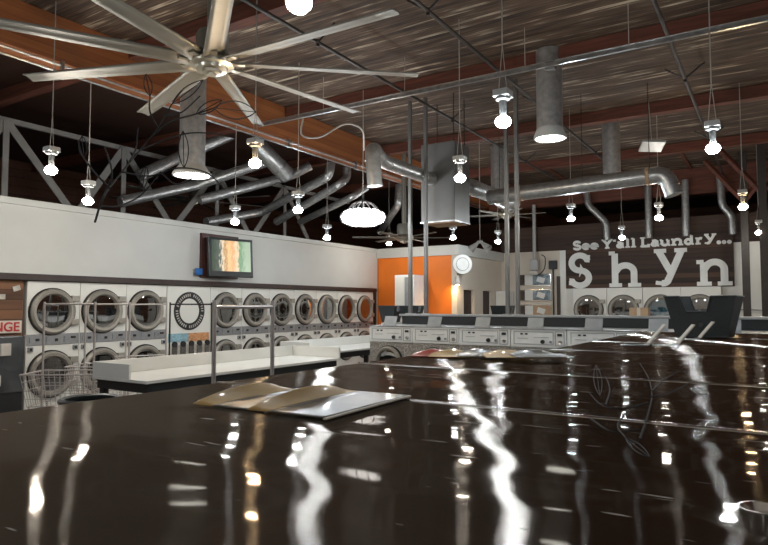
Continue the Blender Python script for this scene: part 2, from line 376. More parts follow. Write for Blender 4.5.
# partition above and beside the dryers
struct('wall_dryer_header', B().bb((-9.3, y0+0.05, 2.05), (-9.02, 14.0, 3.02)), 'white')
struct('trim_1', B().bb((-9.34, y0+0.05, 3.02), (-8.97, 13.96, 3.11)), 'white')
struct('wall_planked', B().bb((-9.3, y0+0.05, 0), (-9.02, 4.72, 2.05)), 'planks')
struct('trim_2', B().bb((-9.0199, y0+0.05, 1.96), (-8.94, 13.84, 2.05)), 'trimdark')
struct('trim_3', B().bb((-9.0199, 13.78, 0), (-8.95, 13.84, 1.96)), 'trimdark')
struct('wall_dryer_end', B().bb((-9.3, 13.84, 0), (-9.02, 14.0, 2.05)), 'white')
# orange corner room
struct('wall_orange', B().bb((-9.0, 14.0, 0), (-6.82, 14.15, 2.86)), 'orange')
b = B().bb((-6.82, 14.0, 0), (-6.68, 14.40, 2.86)).bb((-6.82, 14.40, 2.0), (-6.68, 15.06, 2.86)).bb((-6.82, 15.06, 0), (-6.68, 15.63, 2.86))
b.bb((-6.82, 15.63, 2.0), (-6.68, 16.27, 2.86)).bb((-6.82, 16.27, 0), (-6.68, 17.0, 2.86))
struct('wall_corner_room', b, 'cream')
struct('trim_4', B().bb((-9.0, 13.93, 2.86), (-6.6, 14.15, 3.11)).bb((-6.82, 14.15, 2.86), (-6.6, 17.0, 3.11)), 'white')
for i, (a, c) in enumerate(((14.41, 15.05), (15.64, 16.26))):
    d = struct('door_%d' % (i+1), B().bb((-6.80, a, 0), (-6.76, c, 1.99), bevel=0.004), 'trimdark')
    h = B().cyl((-6.76, a+0.07, 1.0), (-6.71, a+0.07, 1.0), 0.012).cyl((-6.715, a+0.06, 1.0), (-6.715, a+0.17, 1.0), 0.01).build('door_handle', 'chrome', d)
struct('wall_back_cream', B().bb((-6.68, 17.0, 0), (-4.98, 17.2, 3.11)), 'cream')
struct('wall_back_white', B().bb((-4.98, 17.0, 0), (x1, 17.2, 3.11)), 'appl')
struct('trim_5', B().bb((-6.68, 16.99, 3.11), (x1, 17.2, 3.8)), 'sign_planks')
struct('trim_6', B().bb((-5.06, 16.93, 0), (-4.98, 17.0, 2.4)), 'trimdark')
# roof timbers
struct('trim_7', B().bb((-7.32, y0, 4.45), (-7.02, y1, 5.0), bevel=0.01), 'glulam')
n = 8
for Y in (-1.2, 1.85, 4.9, 7.95, 11.0, 14.1):
    struct('trim_%d' % n, B().bb((-7.0, Y, 4.8), (x1, Y+0.16, 4.99)), 'joist'); n += 1
    struct('trim_%d' % n, B().bb((x0, Y, 4.8), (-7.33, Y+0.16, 4.99)), 'joist'); n += 1
struct('trim_%d' % n, B().bb((-7.0, 16.9, 4.35), (x1, 17.1, 4.99)), 'joist'); n += 1
for k in range(7):
    X = -6.2+k*1.5
    struct('trim_%d' % n, B().bb((X, 14.27, 4.95), (X+0.07, 16.88, 4.99)), 'joist'); n += 1

# ------------------------------------------------------------------ porthole appliances
def door_parts(root, cx, cz, r, y=0.0, cloth=None, tab=True):
    """round door on the plane y (facing -y)"""
    ax = (0, -1, 0)
    d = B().lathe([(r*0.70, 0.0), (r*0.70, 0.035), (r*0.76, 0.07), (r*0.86, 0.075), (r*0.94, 0.05), (r*0.965, 0.0)], (cx, y, cz), ax, 36).build('door', 'ring', root, True)
    B().lathe([(r*0.955, 0), (r*0.955, 0.03), (r*0.985, 0.035), (r, 0.02), (r, 0)], (cx, y, cz), ax, 36).build('gasket', 'gasket', d, True)
    B().lathe([(0, 0.03), (r*0.4, 0.036), (r*0.70, 0.03)], (cx, y, cz), ax, 32).build('door_glass', 'glass', d, True)
    g = B().lathe([(0, 0.004), (r*0.5, 0.004), (r*0.62, 0.012), (r*0.70, 0.02)], (cx, y, cz), ax, 28)
    for k in range(3):
        a = k*2*pi/3+0.5
        g.box((cx+cos(a)*r*0.42, y-0.012, cz+sin(a)*r*0.42), (r*0.5, 0.012, 0.025), (0, -a, 0))
    g.build('drum', 'drum', d, True)
    if tab:
        for s in (0.55, -0.45):
            B().box((cx+r*0.93, y-0.04, cz+s*r), (r*0.36, 0.06, r*0.26), bevel=0.01).build('hinge', 'ring', d)
    return d
def make_stack(name, label, W, H, r, zl, zu, depth, group):
    t = thing(name, label, 'dryer', group=group)
    B().bb((-W/2+0.002, 0, 0.05), (W/2-0.002, depth, H), bevel=0.006).build('cabinet', 'appl', t)
    B().bb((-W/2+0.03, 0.03, 0), (W/2-0.03, depth-0.03, 0.05)).build('plinth', 'gasket', t)
    for z in (zl, zu): door_parts(t, -0.03, z, r)
    zm = (zl+zu)/2
    cp = B().bb((-W/2+0.01, -0.012, zm-0.03), (W/2-0.01, 0.004, zm+0.13), bevel=0.003).build('control_panel', 'grille', t)
    for fx, fz, sw, sh, m in ((-0.34, 0.05, 0.03, 0.07, 'paneld'), (-0.24, 0.05, 0.05, 0.035, 'gasket'), (-0.10, 0.05, 0.03, 0.08, 'paneld'), (0.04, 0.04, 0.04, 0.04, 'gasket'), (0.17, 0.05, 0.03, 0.08, 'paneld'), (0.30, 0.07, 0.07, 0.03, 'gasket')):
        B().box((fx*W/0.8, -0.016, zm+fz), (sw, 0.012, sh)).build('button', m, cp)
    for sg in (-1, 1):
        sl = B().box((sg*W*0.42, -0.012, zm-0.085), (0.07, 0.03, 0.07), bevel=0.004).build('coin_slot', 'grille', t)
        B().box((sg*W*0.42, -0.029, zm-0.085), (0.035, 0.008, 0.035)).build('slot_plate', 'gasket', sl)
    return t
XF = -9.0
centres = [5.16, 5.96, 6.76, 8.56, 9.36, 10.16, 10.96, 11.76, 12.56, 13.36]
dl = ['white stacked dryer at the left end of the wall row, beside the plank wall',
      'white stacked dryer second from the left end of the wall row',
      'white stacked dryer immediately left of the soap dispenser panel',
      'white stacked dryer immediately right of the soap dispenser panel, under the television',
      'white stacked dryer second to the right of the soap dispenser panel',
      'white stacked dryer third to the right of the soap dispenser panel',
      'white stacked dryer fourth to the right of the soap dispenser panel',
      'white stacked dryer third from the orange wall end of the row',
      'white stacked dryer second from the orange wall end of the row',
      'white stacked dryer nearest the orange wall, last in the wall row']
dr = make_stack('stacked_dryer', dl[0], 0.796, 1.95, 0.35, 0.60, 1.51, 0.95, 'stacked dryers along the left wall')
dr.location = (XF, centres[0], 0); dr.rotation_euler = (0, 0, pi/2)
for c, l in zip(centres[1:], dl[1:]): dup(dr, (XF, c, 0), pi/2, l)
# back wall tumblers
bl = ['large white tumble dryer under the letter S of the sign', 'large white tumble dryer under the letter h of the sign, right of the first',
      'large white tumble dryer with blue glass glow, left of the black basket', 'large white tumble dryer seen through the notch of the black basket']
bd = make_stack('tumble_dryer', bl[0], 0.866, 2.05, 0.385, 0.55, 1.49, 0.34, 'tumble dryers under the sign')
bd.location = (-4.11, 16.64, 0)
for i, l in enumerate(bl[1:]):
    o = dup(bd, (-4.11+0.87*(i+1), 16.64, 0), 0, l)
    if i == 1:
        for ch in KIDS(o):
            if ch.name.startswith('door'):
                B().lathe([(0, 0.024), (0.2, 0.022), (0.262, 0.016)], (-0.03, 0, 1.49), (0, -1, 0), 28).build('blue_reflection_disc', 'blue_reflection', ch, True)  # blue disc paints the blue reflection in this door's glass
                break
# soap dispenser unit in the dryer row
t = thing('soap_dispenser_unit', 'white panel with black ring decal above five silver soap chutes, between the dryers', 'dispenser', (XF, 7.66, 0), pi/2)
B().bb((-0.49, 0, 0.05), (0.49, 0.5, 1.95), bevel=0.006).build('cabinet', 'appl', t)
B().bb((-0.46, 0.03, 0), (0.46, 0.47, 0.05)).build('plinth', 'gasket', t)
rg = B().lathe([(0.225, 0), (0.225, 0.012), (0.345, 0.012), (0.345, 0)], (0, 0, 1.50), (0, -1, 0), 40).build('ring_decal', 'gasket', t, True)
q = B()
for k in range(40):
    a = 2*pi*k/40
    if k % 10 == 9: continue
    q.box((0.287*cos(a), -0.014, 1.50+0.287*sin(a)), (0.022, 0.006, 0.05), (0, pi/2-a, 0))
q.build('ring_pattern', 'ash', rg)
B().bb((-0.46, -0.012, 0.95), (-0.02, 0.004, 1.10)).build('label_strip', 'label_blue', t)
B().bb((-0.02, -0.012, 0.95), (0.46, 0.004, 1.10)).build('label_strip', 'label_orange', t)
B().bb((-0.46, -0.10, 0.56), (0.46, 0.0, 0.60)).build('drip_tray', 'gasket', t)
for k in range(5):
    cx = -0.37+k*0.185
    ch = B().box((cx, -0.04, 0.79), (0.12, 0.08, 0.22), bevel=0.01).cyl((cx, -0.03, 0.68), (cx+0.03, -0.06, 0.62), 0.04, 0.03).build('chute', 'chrome', t)
    B().lathe([(0.0, 0.03), (0.05, 0.03), (0.055, 0)], (cx, -0.06, 0.915), (0, -1, 0), 14).build('coin_knob', 'gasket', ch, True)
# change machine and its sign
t = thing('change_machine', 'dark steel change machine against the planks at the left edge', 'machine', (-8.98, 4.02, 0), pi/2)
B().bb((-0.55, -0.42, 0.45), (0.50, 0, 1.19), bevel=0.01).build('cabinet', 'machine', t)
B().bb((-0.55, -0.40, 0), (0.50, 0, 0.45), bevel=0.01).build('base', 'gasket', t)
for fx in (-0.2, 0.25): B().box((fx, -0.43, 1.02), (0.13, 0.03, 0.16), bevel=0.005).build('bill_slot', 'ash', t)
B().box((0.1, -0.43, 0.62), (0.2, 0.02, 0.14), bevel=0.005).build('coin_tray', 'ash', t)
t = thing('change_sign', 'pale sign with red capital letters above the change machine', 'sign', (-8.98, 4.20, 1.22), pi/2)
B().bb((-0.9, -0.02, 0), (0.48, 0, 0.17)).build('sign_board', 'cream', t)
def text(body, size, m, parent, loc, rot=(pi/2, 0, 0), name='lettering', off=0.0, ext=0.002, sx=1):
    cu = bpy.data.curves.new('txt', 'FONT'); cu.body = body; cu.size = size; cu.offset = off; cu.extrude = ext
    cu.align_x = 'RIGHT' if sx == 2 else 'LEFT'
    o = bpy.data.objects.new('txt', cu); C.objects.link(o); bpy.context.view_layer.update()
    me = bpy.data.meshes.new_from_object(o); bpy.data.objects.remove(o)
    me.materials.clear(); me.materials.append(M[m])
    r = bpy.data.objects.new(name, me); C.objects.link(r); r.parent = parent; r.location = loc; r.rotation_euler = rot
    return r
text('CHANGE', 0.175, 'red', t, (0.45, -0.024, 0.025), sx=2, off=0.004)
for k, (yy, zz) in enumerate(((4.25, 1.78), (4.42, 1.72), (4.62, 1.84), (4.18, 1.66))):
    tag(B().box((0, 0, 0), (0.015, 0.10, 0.07), (0.3*(k-1), 0, 0)).build('wall_tag', 'ash', loc=(-9.01, yy, zz)),
        ['small pale tag on the planks, leftmost of the pinned tags', 'small pale tag on the planks, lower of the middle two', 'small pale tag on the planks, nearest the first dryer', 'small pale tag on the planks at the left edge, lowest one'][k], 'tag', 'tags on the plank wall')

# ------------------------------------------------------------------ television
t = thing('television_mount', 'dark brown mounting board behind the television on the white wall', 'mount', (-9.02, 8.36, 0), pi/2)
B().bb((-0.47, -0.05, 2.12), (0.47, 0.0, 2.95), bevel=0.005).build('board', 'mount', t)
B().cyl((0, -0.05, 2.5), (0, -0.22, 2.5), 0.04).build('bracket', 'gasket', t)
t = thing('television', 'flat television showing an orange rocky picture, mounted above the dryers', 'television', (-8.70, 8.36, 2.50), R(76))
B().box((0, 0, 0), (0.94, 0.07, 0.74), (R(-4), 0, 0), bevel=0.012).build('casing', 'black', t)
B().box((0, -0.037, 0.03), (0.82, 0.01, 0.58), (R(-4), 0, 0)).build('screen', 'screen', t)
tag(B().box((0, 0, 0), (0.06, 0.14, 0.12), bevel=0.01).build('wall_box', 'blue', loc=(-8.93, 7.80, 2.22)), 'small blue box on the wall left of the television', 'box')

# ------------------------------------------------------------------ washers
def make_washer(label, rowname):
    W, H, D = 0.69, 1.32, 0.78
    t = thing('washing_machine', label, 'washing machine', group=rowname)
    B().bb((-W/2, 0.01, 0.04), (W/2, D, 1.09)).build('cabinet', 'body', t)
    B().bb((-W/2+0.002, -0.005, 1.095), (W/2-0.002, D, H-0.012), bevel=0.006).build('console', 'panel', t)
    B().bb((-W/2, -0.015, H-0.012), (W/2, D, H), bevel=0.003).build('top_plate', 'flap', t)
    B().bb((-W/2+0.03, 0.04, 0), (W/2-0.03, D-0.03, 0.04)).build('plinth', 'gasket', t)
    for s, (a, b2, c, d) in enumerate(((-0.30, 1.13, 0.19, 1.285), (0.21, 1.12, 0.32, 1.29))):
        f = B(); w = 0.006
        f.bb((a, -0.010, b2), (c, -0.004, b2+w)).bb((a, -0.010, d-w), (c, -0.004, d)).bb((a, -0.010, b2), (a+w, -0.004, d)).bb((c-w, -0.010, b2), (c, -0.004, d))
        if s == 0: f.bb((-0.05, -0.010, 1.215), (0.14, -0.004, 1.22)).bb((-0.25, -0.010, 1.20), (-0.12, -0.004, 1.205))
        f.build('panel_outline', 'paneld', t)
    B().lathe([(0, 0.03), (0.022, 0.03), (0.026, 0)], (0.06, -0.004, 1.165), (0, -1, 0), 14).build('knob', 'gasket', t, True)
    B().lathe([(0, 0.02), (0.014, 0.02), (0.018, 0)], (0.155, -0.004, 1.165), (0, -1, 0), 12).build('knob', 'paneld', t, True)
    B().lathe([(0, 0.012), (0.02, 0.016), (0.028, 0)], (0.268, -0.004, 1.16), (0, -1, 0), 12).build('coin_lock', 'chrome', t, True)
    B().box((0.265, -0.008, 1.25), (0.055, 0.012, 0.03)).build('display', 'gasket', t)
    for bx in (-0.2, -0.14): B().box((bx, -0.008, 1.255), (0.03, 0.012, 0.018)).build('button', 'gasket', t)
    door_parts(t, -0.02, 0.83, 0.22, tab=False)
    fl = B().box((-0.06, 0.10, H+0.06), (0.20, 0.014, 0.15), (R(-22), 0, 0), bevel=0.005).bb((-0.16, 0.05, H), (0.04, 0.10, H+0.012)).build('soap_lid', 'flap', t)
    return t
WX0 = -4.85+0.345
ordn = ['leftmost', 'second from the left', 'third from the left', 'fourth from the left', 'fifth from the left', 'sixth from the left', 'seventh from the left', 'rightmost']
w0 = make_washer('', 'washers in the row facing the counter'); w0.location = (WX0, 7.32, 0)
wl = ['pale console washer with grey lid, %s in the near row' % o for o in ordn]
w0['label'] = wl[0]
for k in range(1, 8): dup(w0, (WX0+0.694*k, 7.32, 0), 0, wl[k])
for k in range(8):
    dup(w0, (WX0+0.694*k-0.55, 9.26, 0), pi, 'washer behind the dark divider, %s in the far row facing away' % ordn[k].split(',')[0], 'washers in the row facing away')
t = thing('divider_bulkhead', 'dark glossy divider ledge running between the two back to back washer rows', 'divider', (0, 0, 0))
B().bb((-4.80, 8.14, 0), (1.0, 8.44, 1.44)).build('casing', 'black', t)
B().bb((-4.84, 8.115, 1.44), (1.04, 8.465, 1.47), bevel=0.006).build('ledge', 'flap', t)

# ------------------------------------------------------------------ glossy brown counter (foreground)
TOPZ = 1.32
t = thing('counter', 'long dark brown polished counter with raised seams filling the foreground', 'counter', (0, 0, 0))
B().bb((-1.62, 0.30, 0.0), (1.3, 3.40, TOPZ-0.03)).bb((-1.14, 3.40, 0), (1.3, 6.95, TOPZ-0.03)).build('base', 'gasket', t)
ys = [0.22, 1.60, 2.50]
for a, c in ((0.22, 1.6), (1.6, 2.5)):
    B().bb((-1.72, a, TOPZ-0.03), (1.38, c, TOPZ), bevel=0.004).build('top_sheet', 'sheet', t)
# third sheet narrows with a cut corner
b = B(); pts = [(-1.72, 2.5), (1.38, 2.5), (1.38, 3.9), (-1.22, 3.9), (-1.30, 3.62), (-1.72, 3.3)]
lo = [b.bm.verts.new((x, y, TOPZ-0.03)) for x, y in pts]; hi = [b.bm.verts.new((x, y, TOPZ)) for x, y in pts]
b.bm.faces.new(lo[::-1]); b.bm.faces.new(hi)
for i in range(6): j = (i+1) % 6; b.bm.faces.new((lo[i], lo[j], hi[j], hi[i]))
b.build('top_sheet', 'sheet', t)
for a, c in ((3.9, 5.0), (5.0, 6.0), (6.0, 7.05)):
    B().bb((-1.22, a, TOPZ-0.03), (1.38, c, TOPZ), bevel=0.004).build('top_sheet', 'sheet', t)
for Y, xa in ((1.6, -1.72), (2.5, -1.72), (3.9, -1.22), (5.0, -1.22), (6.0, -1.22), (7.04, -1.22)):
    B().cyl((xa, Y, TOPZ-0.0025), (1.38, Y, TOPZ-0.0025), 0.008, seg=10).build('seam_strip', 'seam', t)

# curled sheets of paper
def sheet(loc, w, d, rz, m, label, curl=0.06, group=None, side=0, edge=True):
    """side 0: the far long edge bows up in an arch"""
    nu, nv = 16, 14; b = bmesh.new(); G = []
    for i in range(nu+1):
        row = []
        for j in range(nv+1):
            u = i/nu; v = j/nv
            h = curl*sin(pi*min(1, u*1.15) if u*1.15 < 1 else 0)*max(0, (v-0.55)/0.45)**1.3 if v > 0.55 else 0
            pull = 0.10*d*(h/curl if curl else 0)
            row.append(b.verts.new(((u-0.5)*w, (v-0.5)*d-pull, h+0.004)))
        G.append(row)
    for i in range(nu):
        for j in range(nv): b.faces.new((G[i][j], G[i+1][j], G[i+1][j+1], G[i][j+1]))
    bm2 = B(); bm2._add(b)
    o = bm2.build('paper_sheet', m, smooth=True); so = o.modifiers.new('thick', 'SOLIDIFY'); so.thickness = 0.002; so.offset = 1
    o.location = loc; o.rotation_euler = (0, 0, rz)
    tag(o, label, 'paper', group); return o
def magazine(loc, w, d, rz, label, curl):
    """flyer: grey glossy face, its far-left end bows up and shows tan"""
    t = thing('flyer', label, 'paper', loc, rz, 'curled flyers on the near counter')
    nu, nv = 20, 16
    def gen(v0, v1, lift):
        b = bmesh.new(); G = []
        for i in range(nu+1):
            row = []
            for j in range(nv+1):
                u = i/nu; v = v0+(v1-v0)*j/nv
                e = max(0, (v-0.62)/0.38)
                h = curl*sin(pi*u)**0.8*e**1.5
                row.append(b.verts.new(((u-0.5)*w, (v-0.5)*d-0.12*d*h/curl, h+0.005+lift)))
            G.append(row)
        for i in range(nu):
            for j in range(nv): b.faces.new((G[i][j], G[i+1][j], G[i+1][j+1], G[i][j+1]))
        k = B(); k._add(b); return k
    for nm, m, a, c in (('page', 'greypaper', 0, 0.72), ('curled_end', 'tan', 0.72, 1)):
        o = gen(a, c, 0).build(nm, m, t, True); so = o.modifiers.new('thick', 'SOLIDIFY'); so.thickness = 0.002; so.offset = 1
    e = B().box((0, -d/2-0.004, 0.004), (w, 0.010, 0.004)).box((w/2+0.002, -0.06*d, 0.004), (0.008, 0.88*d, 0.004)).build('page_edge', 'cream', t)
    return t
# far edge faces left-back: local +y -> far-left
magazine((-1.26, 1.39, TOPZ), 0.38, 0.26, R(92), 'glossy grey flyer with tan curled end, left one of the pair on the near counter', 0.036)
magazine((-1.04, 1.39, TOPZ+0.008), 0.43, 0.24, R(92), 'glossy grey flyer with tan curled end, right one of the pair on the near counter', 0.036)
fl = [(436, 355.5, 'redpaper', 'red leaflet lying at the far counter edge, leftmost of the leaflets'),
      (455, 357, 'tan', 'tan leaflet at the far counter edge beside the red one'),
      (482, 357.5, 'greypaper', 'grey leaflet in the middle of the far counter edge'),
      (511, 360, 'tan', 'tan leaflet at the far counter edge nearest the notch in the counter'),
      (540, 361, 'greypaper', 'grey leaflet at the right end of the far leaflets')]
for k, (px, py, m, l) in enumerate(fl):
    p = P(px, py, z=TOPZ+0.004)
    sheet((p.x, p.y, TOPZ+0.002+0.006*k), 0.27, 0.22, R(20+3*k), m, l, 0.025, 'leaflets at the far counter edge')

# black laundry baskets
def make_basket(name, label, loc, rz, s=1.0, group=None):
    t = thing(name, label, 'basket', loc, rz, group); t.scale = (s, s, s)
    wt, wb, dt, db, H = 0.60, 0.44, 0.40, 0.28, 0.375
    n0, n1, nb0, nb1, nz = -0.17, 0.10, -0.12, 0.06, 0.235       # notch
    def pt(x, f, side):                                        # point on front/back wall
        w = wb+(wt-wb)*f; d = db+(dt-db)*f
        return (x, side*d/2, H*f)
    b = B(); f = nz/H
    for s2 in (-1, 1):
        L = lambda ff: -(wb+(wt-wb)*ff)/2
        b.quad([pt(L(0), 0, s2), pt(nb0, 0, s2), pt(nb0, f, s2), pt(L(f), f, s2)])
        b.quad([pt(nb0, 0, s2), pt(nb1, 0, s2), pt(nb1, f, s2), pt(nb0, f, s2)])
        b.quad([pt(nb1, 0, s2), pt(-L(0), 0, s2), pt(-L(f), f, s2), pt(nb1, f, s2)])
        b.quad([pt(L(f), f, s2), pt(nb0, f, s2), pt(n0, 1, s2), pt(L(1), 1, s2)])
        b.quad([pt(nb1, f, s2), pt(-L(f), f, s2), pt(-L(1), 1, s2), pt(n1, 1, s2)])
        a = (s2*wb/2, -db/2, 0); c = (s2*wb/2, db/2, 0); d = (s2*wt/2, dt/2, H); e = (s2*wt/2, -dt/2, H)
        am = (s2*(wb+(wt-wb)*f)/2, -(db+(dt-db)*f)/2, nz); cm = (am[0], -am[1], nz)
        b.quad([a, c, cm, am]); b.quad([am, cm, d, e])
    b.quad([(-wb/2, -db/2, 0.004), (wb/2, -db/2, 0.004), (wb/2, db/2, 0.004), (-wb/2, db/2, 0.004)])
    bmesh.ops.remove_doubles(b.bm, verts=b.bm.verts[:], dist=0.0045)
    bmesh.ops.recalc_face_normals(b.bm, faces=b.bm.faces[:])
    o = b.build('shell', 'bin', t); so = o.modifiers.new('thick', 'SOLIDIFY'); so.thickness = 0.006; so.offset = -1
    r = B()
    pts = []
    for s2, order in ((-1, 1), (1, -1)):
        seq = [(-wt/2, 1), (n0, 1), (nb0, f), (nb1, f), (n1, 1), (wt/2, 1)][::order]
        pts += [V(pt(x, ff, s2)) for x, ff in seq]
    for i in range(len(pts)):
        r.cyl(pts[i], pts[(i+1) % len(pts)], 0.009, seg=8)
        r.lathe([(0, -0.009), (0.0085, -0.004), (0.0085, 0.004), (0, 0.009)], pts[i], seg=8)
    r.build('rim', 'bin', t)
    h = B().lathe([(0, 0.0), (0.02, 0.0), (0.026, 0.006), (0.026, -0.004)], (0.0, -db/2-0.025, 0.12), (0, -1, 0.16), 14)
    h.build('hand_hole', 'gasket', t, True)
    return t
bk = make_basket('laundry_basket', 'large black plastic laundry basket with notched side standing on the dark counter', (-0.52, 6.02, TOPZ+0.010), R(-7), 0.92)
for px, py, dz, l in ((391, 321, 0, 'left of two black notched baskets on the far washers before the orange wall'),
                      (412, 321, 0, 'right of two black notched baskets on the far washers before the orange wall'),
                      (503, 316, 0, 'black notched basket on the far washers in front of the picture frames')):
    q = P(px, py, Y=8.85)
    o = dup(bk, (q.x, 8.85, 1.322), R(100), l); o.scale = (0.72,)*3

# bent metal brackets by the basket
for k, (px, py, l) in enumerate(((648, 346, 'left of the three tilted pale lid plates on the dark counter'), (677, 346, 'middle of the three tilted pale lid plates on the dark counter'), (699, 340, 'right of the three tilted pale lid plates, touching the view of the black basket'))):
    q = P(px, py, z=TOPZ)
    t = thing('tilted_lid', l, 'lid', (q.x, q.y, TOPZ), R(32), 'tilted lids on the counter')
    B().box((-0.09, 0, 0.006), (0.18, 0.05, 0.006), bevel=0.002).build('base_plate', 'flap', t)
    B().box((0.06, 0, 0.082), (0.010, 0.05, 0.175), (0, R(42), 0), bevel=0.003).build('lid_plate', 'ash', t)
    B().cyl((0.0, -0.052, 0.012), (0.0, 0.052, 0.012), 0.01, seg=10).build('hinge_pin', 'chrome', t)
q = P(640, 319, Y=8.3)
t = thing('cardboard_box', 'small tan cardboard box on the divider ledge before the dryers', 'box', (q.x, 8.3, 1.471), 0)
B().bb((-0.11, -0.08, 0), (0.11, 0.08, 0.10), bevel=0.003).build('carton', 'card', t)
B().bb((-0.02, -0.082, 0.0), (0.02, 0.082, 0.102)).build('tape', 'cream', t)
q = P(762, 532, z=TOPZ)
t = thing('small_cup', 'small bright metal cup on the counter at the lower right corner', 'cup', (q.x, q.y, TOPZ), 0)
B().lathe([(0, 0.002), (0.018, 0.0), (0.026, 0.03), (0.024, 0.03), (0.017, 0.004), (0, 0.004)], seg=24).build('bowl', 'chrome', t, True)

# ------------------------------------------------------------------ folding tables
def make_table(label, y0t, y1t, group, xt=-5.36):
    t = thing('folding_table', label, 'table', (xt, y0t, 0), 0, group); Ln = y1t-y0t
    B().bb((-0.42, 0, 0.87), (0.42, Ln, 0.90), bevel=0.004).build('tabletop', 'tablewhite', t)
    B().bb((-0.42, 0, 0.90), (-0.395, Ln, 1.04), bevel=0.003).bb((-0.395, 0, 0.90), (0.16, 0.025, 1.04), bevel=0.003).bb((-0.395, Ln-0.025, 0.90), (0.42, Ln, 1.04), bevel=0.003).build('upstand', 'tablewhite', t)
    B().bb((-0.38, 0.03, 0.78), (0.38, Ln-0.03, 0.87)).build('frame', 'black', t)
    for x in (-0.34, 0.34):
        for y in (0.08, Ln/2, Ln-0.08):
            B().bb((x-0.03, y-0.03, 0), (x+0.03, y+0.03, 0.78)).build('leg', 'black', t)
    return t
make_table('long white folding table with raised rim, nearer one, in the left aisle', 3.72, 6.75, 'white folding tables')
make_table('long white folding table with raised rim, farther one, beyond the first', 7.35, 9.9, 'white folding tables', -6.12)
t = thing('round_bin', 'round black tub with open top beside the near end of the white table', 'bin', (P(90, 397, z=0.90).x, P(90, 397, z=0.90).y, 0))
B().lathe([(0, 0.0), (0.17, 0.0), (0.20, 0.86), (0.19, 0.86), (0.18, 0.03), (0, 0.03)], seg=28).build('tub', 'black', t, True)
B().lathe([(0.195, 0.86), (0.22, 0.865), (0.225, 0.885), (0.20, 0.90), (0.175, 0.89), (0.175, 0.865)], seg=28).build('rim', 'black', t, True)

# ------------------------------------------------------------------ laundry carts
def make_cart(label, m, w=0.55, bw=0.78, d=0.5, r=0.012, basket=True, H=1.64, bar=1.615):
    t = thing('laundry_cart', label, 'cart', group='rolling laundry carts')
    for s in (-1, 1): B().tube([(s*w/2, 0, 0.12), (s*w/2, 0, H)], r, 10).build('pole', m, t, True)
    B().tube([(-w/2, 0, bar), (w/2, 0, bar)], r*0.9, 8).build('hanging_bar', m, t, True)
    z0, z1 = 0.52, 0.86
    def loop(z, f): return [(-bw/2*f, -d/2*f, z), (bw/2*f, -d/2*f, z), (bw/2*f, d/2*f, z), (-bw/2*f, d/2*f, z)]
    f0 = 0.84; k = B()
    for i in range(4):
        for z, f, rr in ((z1, 1, 0.009), (z0, f0, 0.006), ((z0+z1)/2, (1+f0)/2, 0.004), (z1-0.08, 0.97, 0.003), (z0+0.08, 0.88, 0.003)):
            a = loop(z, f)[i]; c = loop(z, f)[(i+1) % 4]; k.cyl(a, c, rr, seg=6)
        n = 13 if i % 2 == 0 else 9
        for j in range(n):
            u = j/n; a = V(loop(z1, 1)[i]).lerp(V(loop(z1, 1)[(i+1) % 4]), u); c = V(loop(z0, f0)[i]).lerp(V(loop(z0, f0)[(i+1) % 4]), u)
            k.cyl(a, c, 0.003, seg=5)
    for j in range(1, 10):
        x = (-0.5+j/10)*bw*f0; k.cyl((x, -d/2*f0, z0), (x, d/2*f0, z0), 0.003, seg=5)
    k.build('wire_basket', m, t)
    fr = B()
    for i in range(4): fr.cyl(loop(0.13, 0.8)[i], loop(0.13, 0.8)[(i+1) % 4], 0.012, seg=8)
    for i in range(4): fr.cyl(loop(0.13, 0.8)[i], loop(z0, 0.8)[i], 0.010, seg=8)
    fr.cyl((-w/2, 0, 0.13), (-w/2, -d/2*0.8, 0.13), 0.01, seg=8); fr.cyl((w/2, 0, 0.13), (w/2, -d/2*0.8, 0.13), 0.01, seg=8)
    fr.build('frame', m, t)
    for x, y, _ in loop(0, 0.8):
        c = B().cyl((x, y-0.015, 0.05), (x, y+0.015, 0.05), 0.05, seg=16).build('wheel', 'gasket', t, True)
        B().box((x, y, 0.09), (0.02, 0.05, 0.07)).build('caster_fork', 'chrome', c)
    return t
def at(px, zc): q = P(px, 305, zc=zc); return (q.x, q.y, 0)
c1 = make_cart('chrome laundry cart with wire basket in front of the first dryer', 'zinc'); c1.location = at(70, 6.9); c1.rotation_euler = (0, 0, TH+R(3))
dup(c1, at(108, 7.75), TH, 'chrome laundry cart just right of the first cart, before the second dryer')
dup(c1, at(147, 9.0), TH+R(30), 'chrome laundry cart before the third dryer')
c4 = make_cart('dark framed laundry cart standing before the soap dispenser panel', 'gasket', r=0.011); c4.location = at(191, 8.2); c4.rotation_euler = (0, 0, TH)
c5 = make_cart('large chrome laundry cart with two thick poles nearest the brown counter', 'zinc', w=0.50, r=0.0145, H=1.635, bar=1.59); c5.location = at(245, 4.25); c5.rotation_euler = (0, 0, R(84))

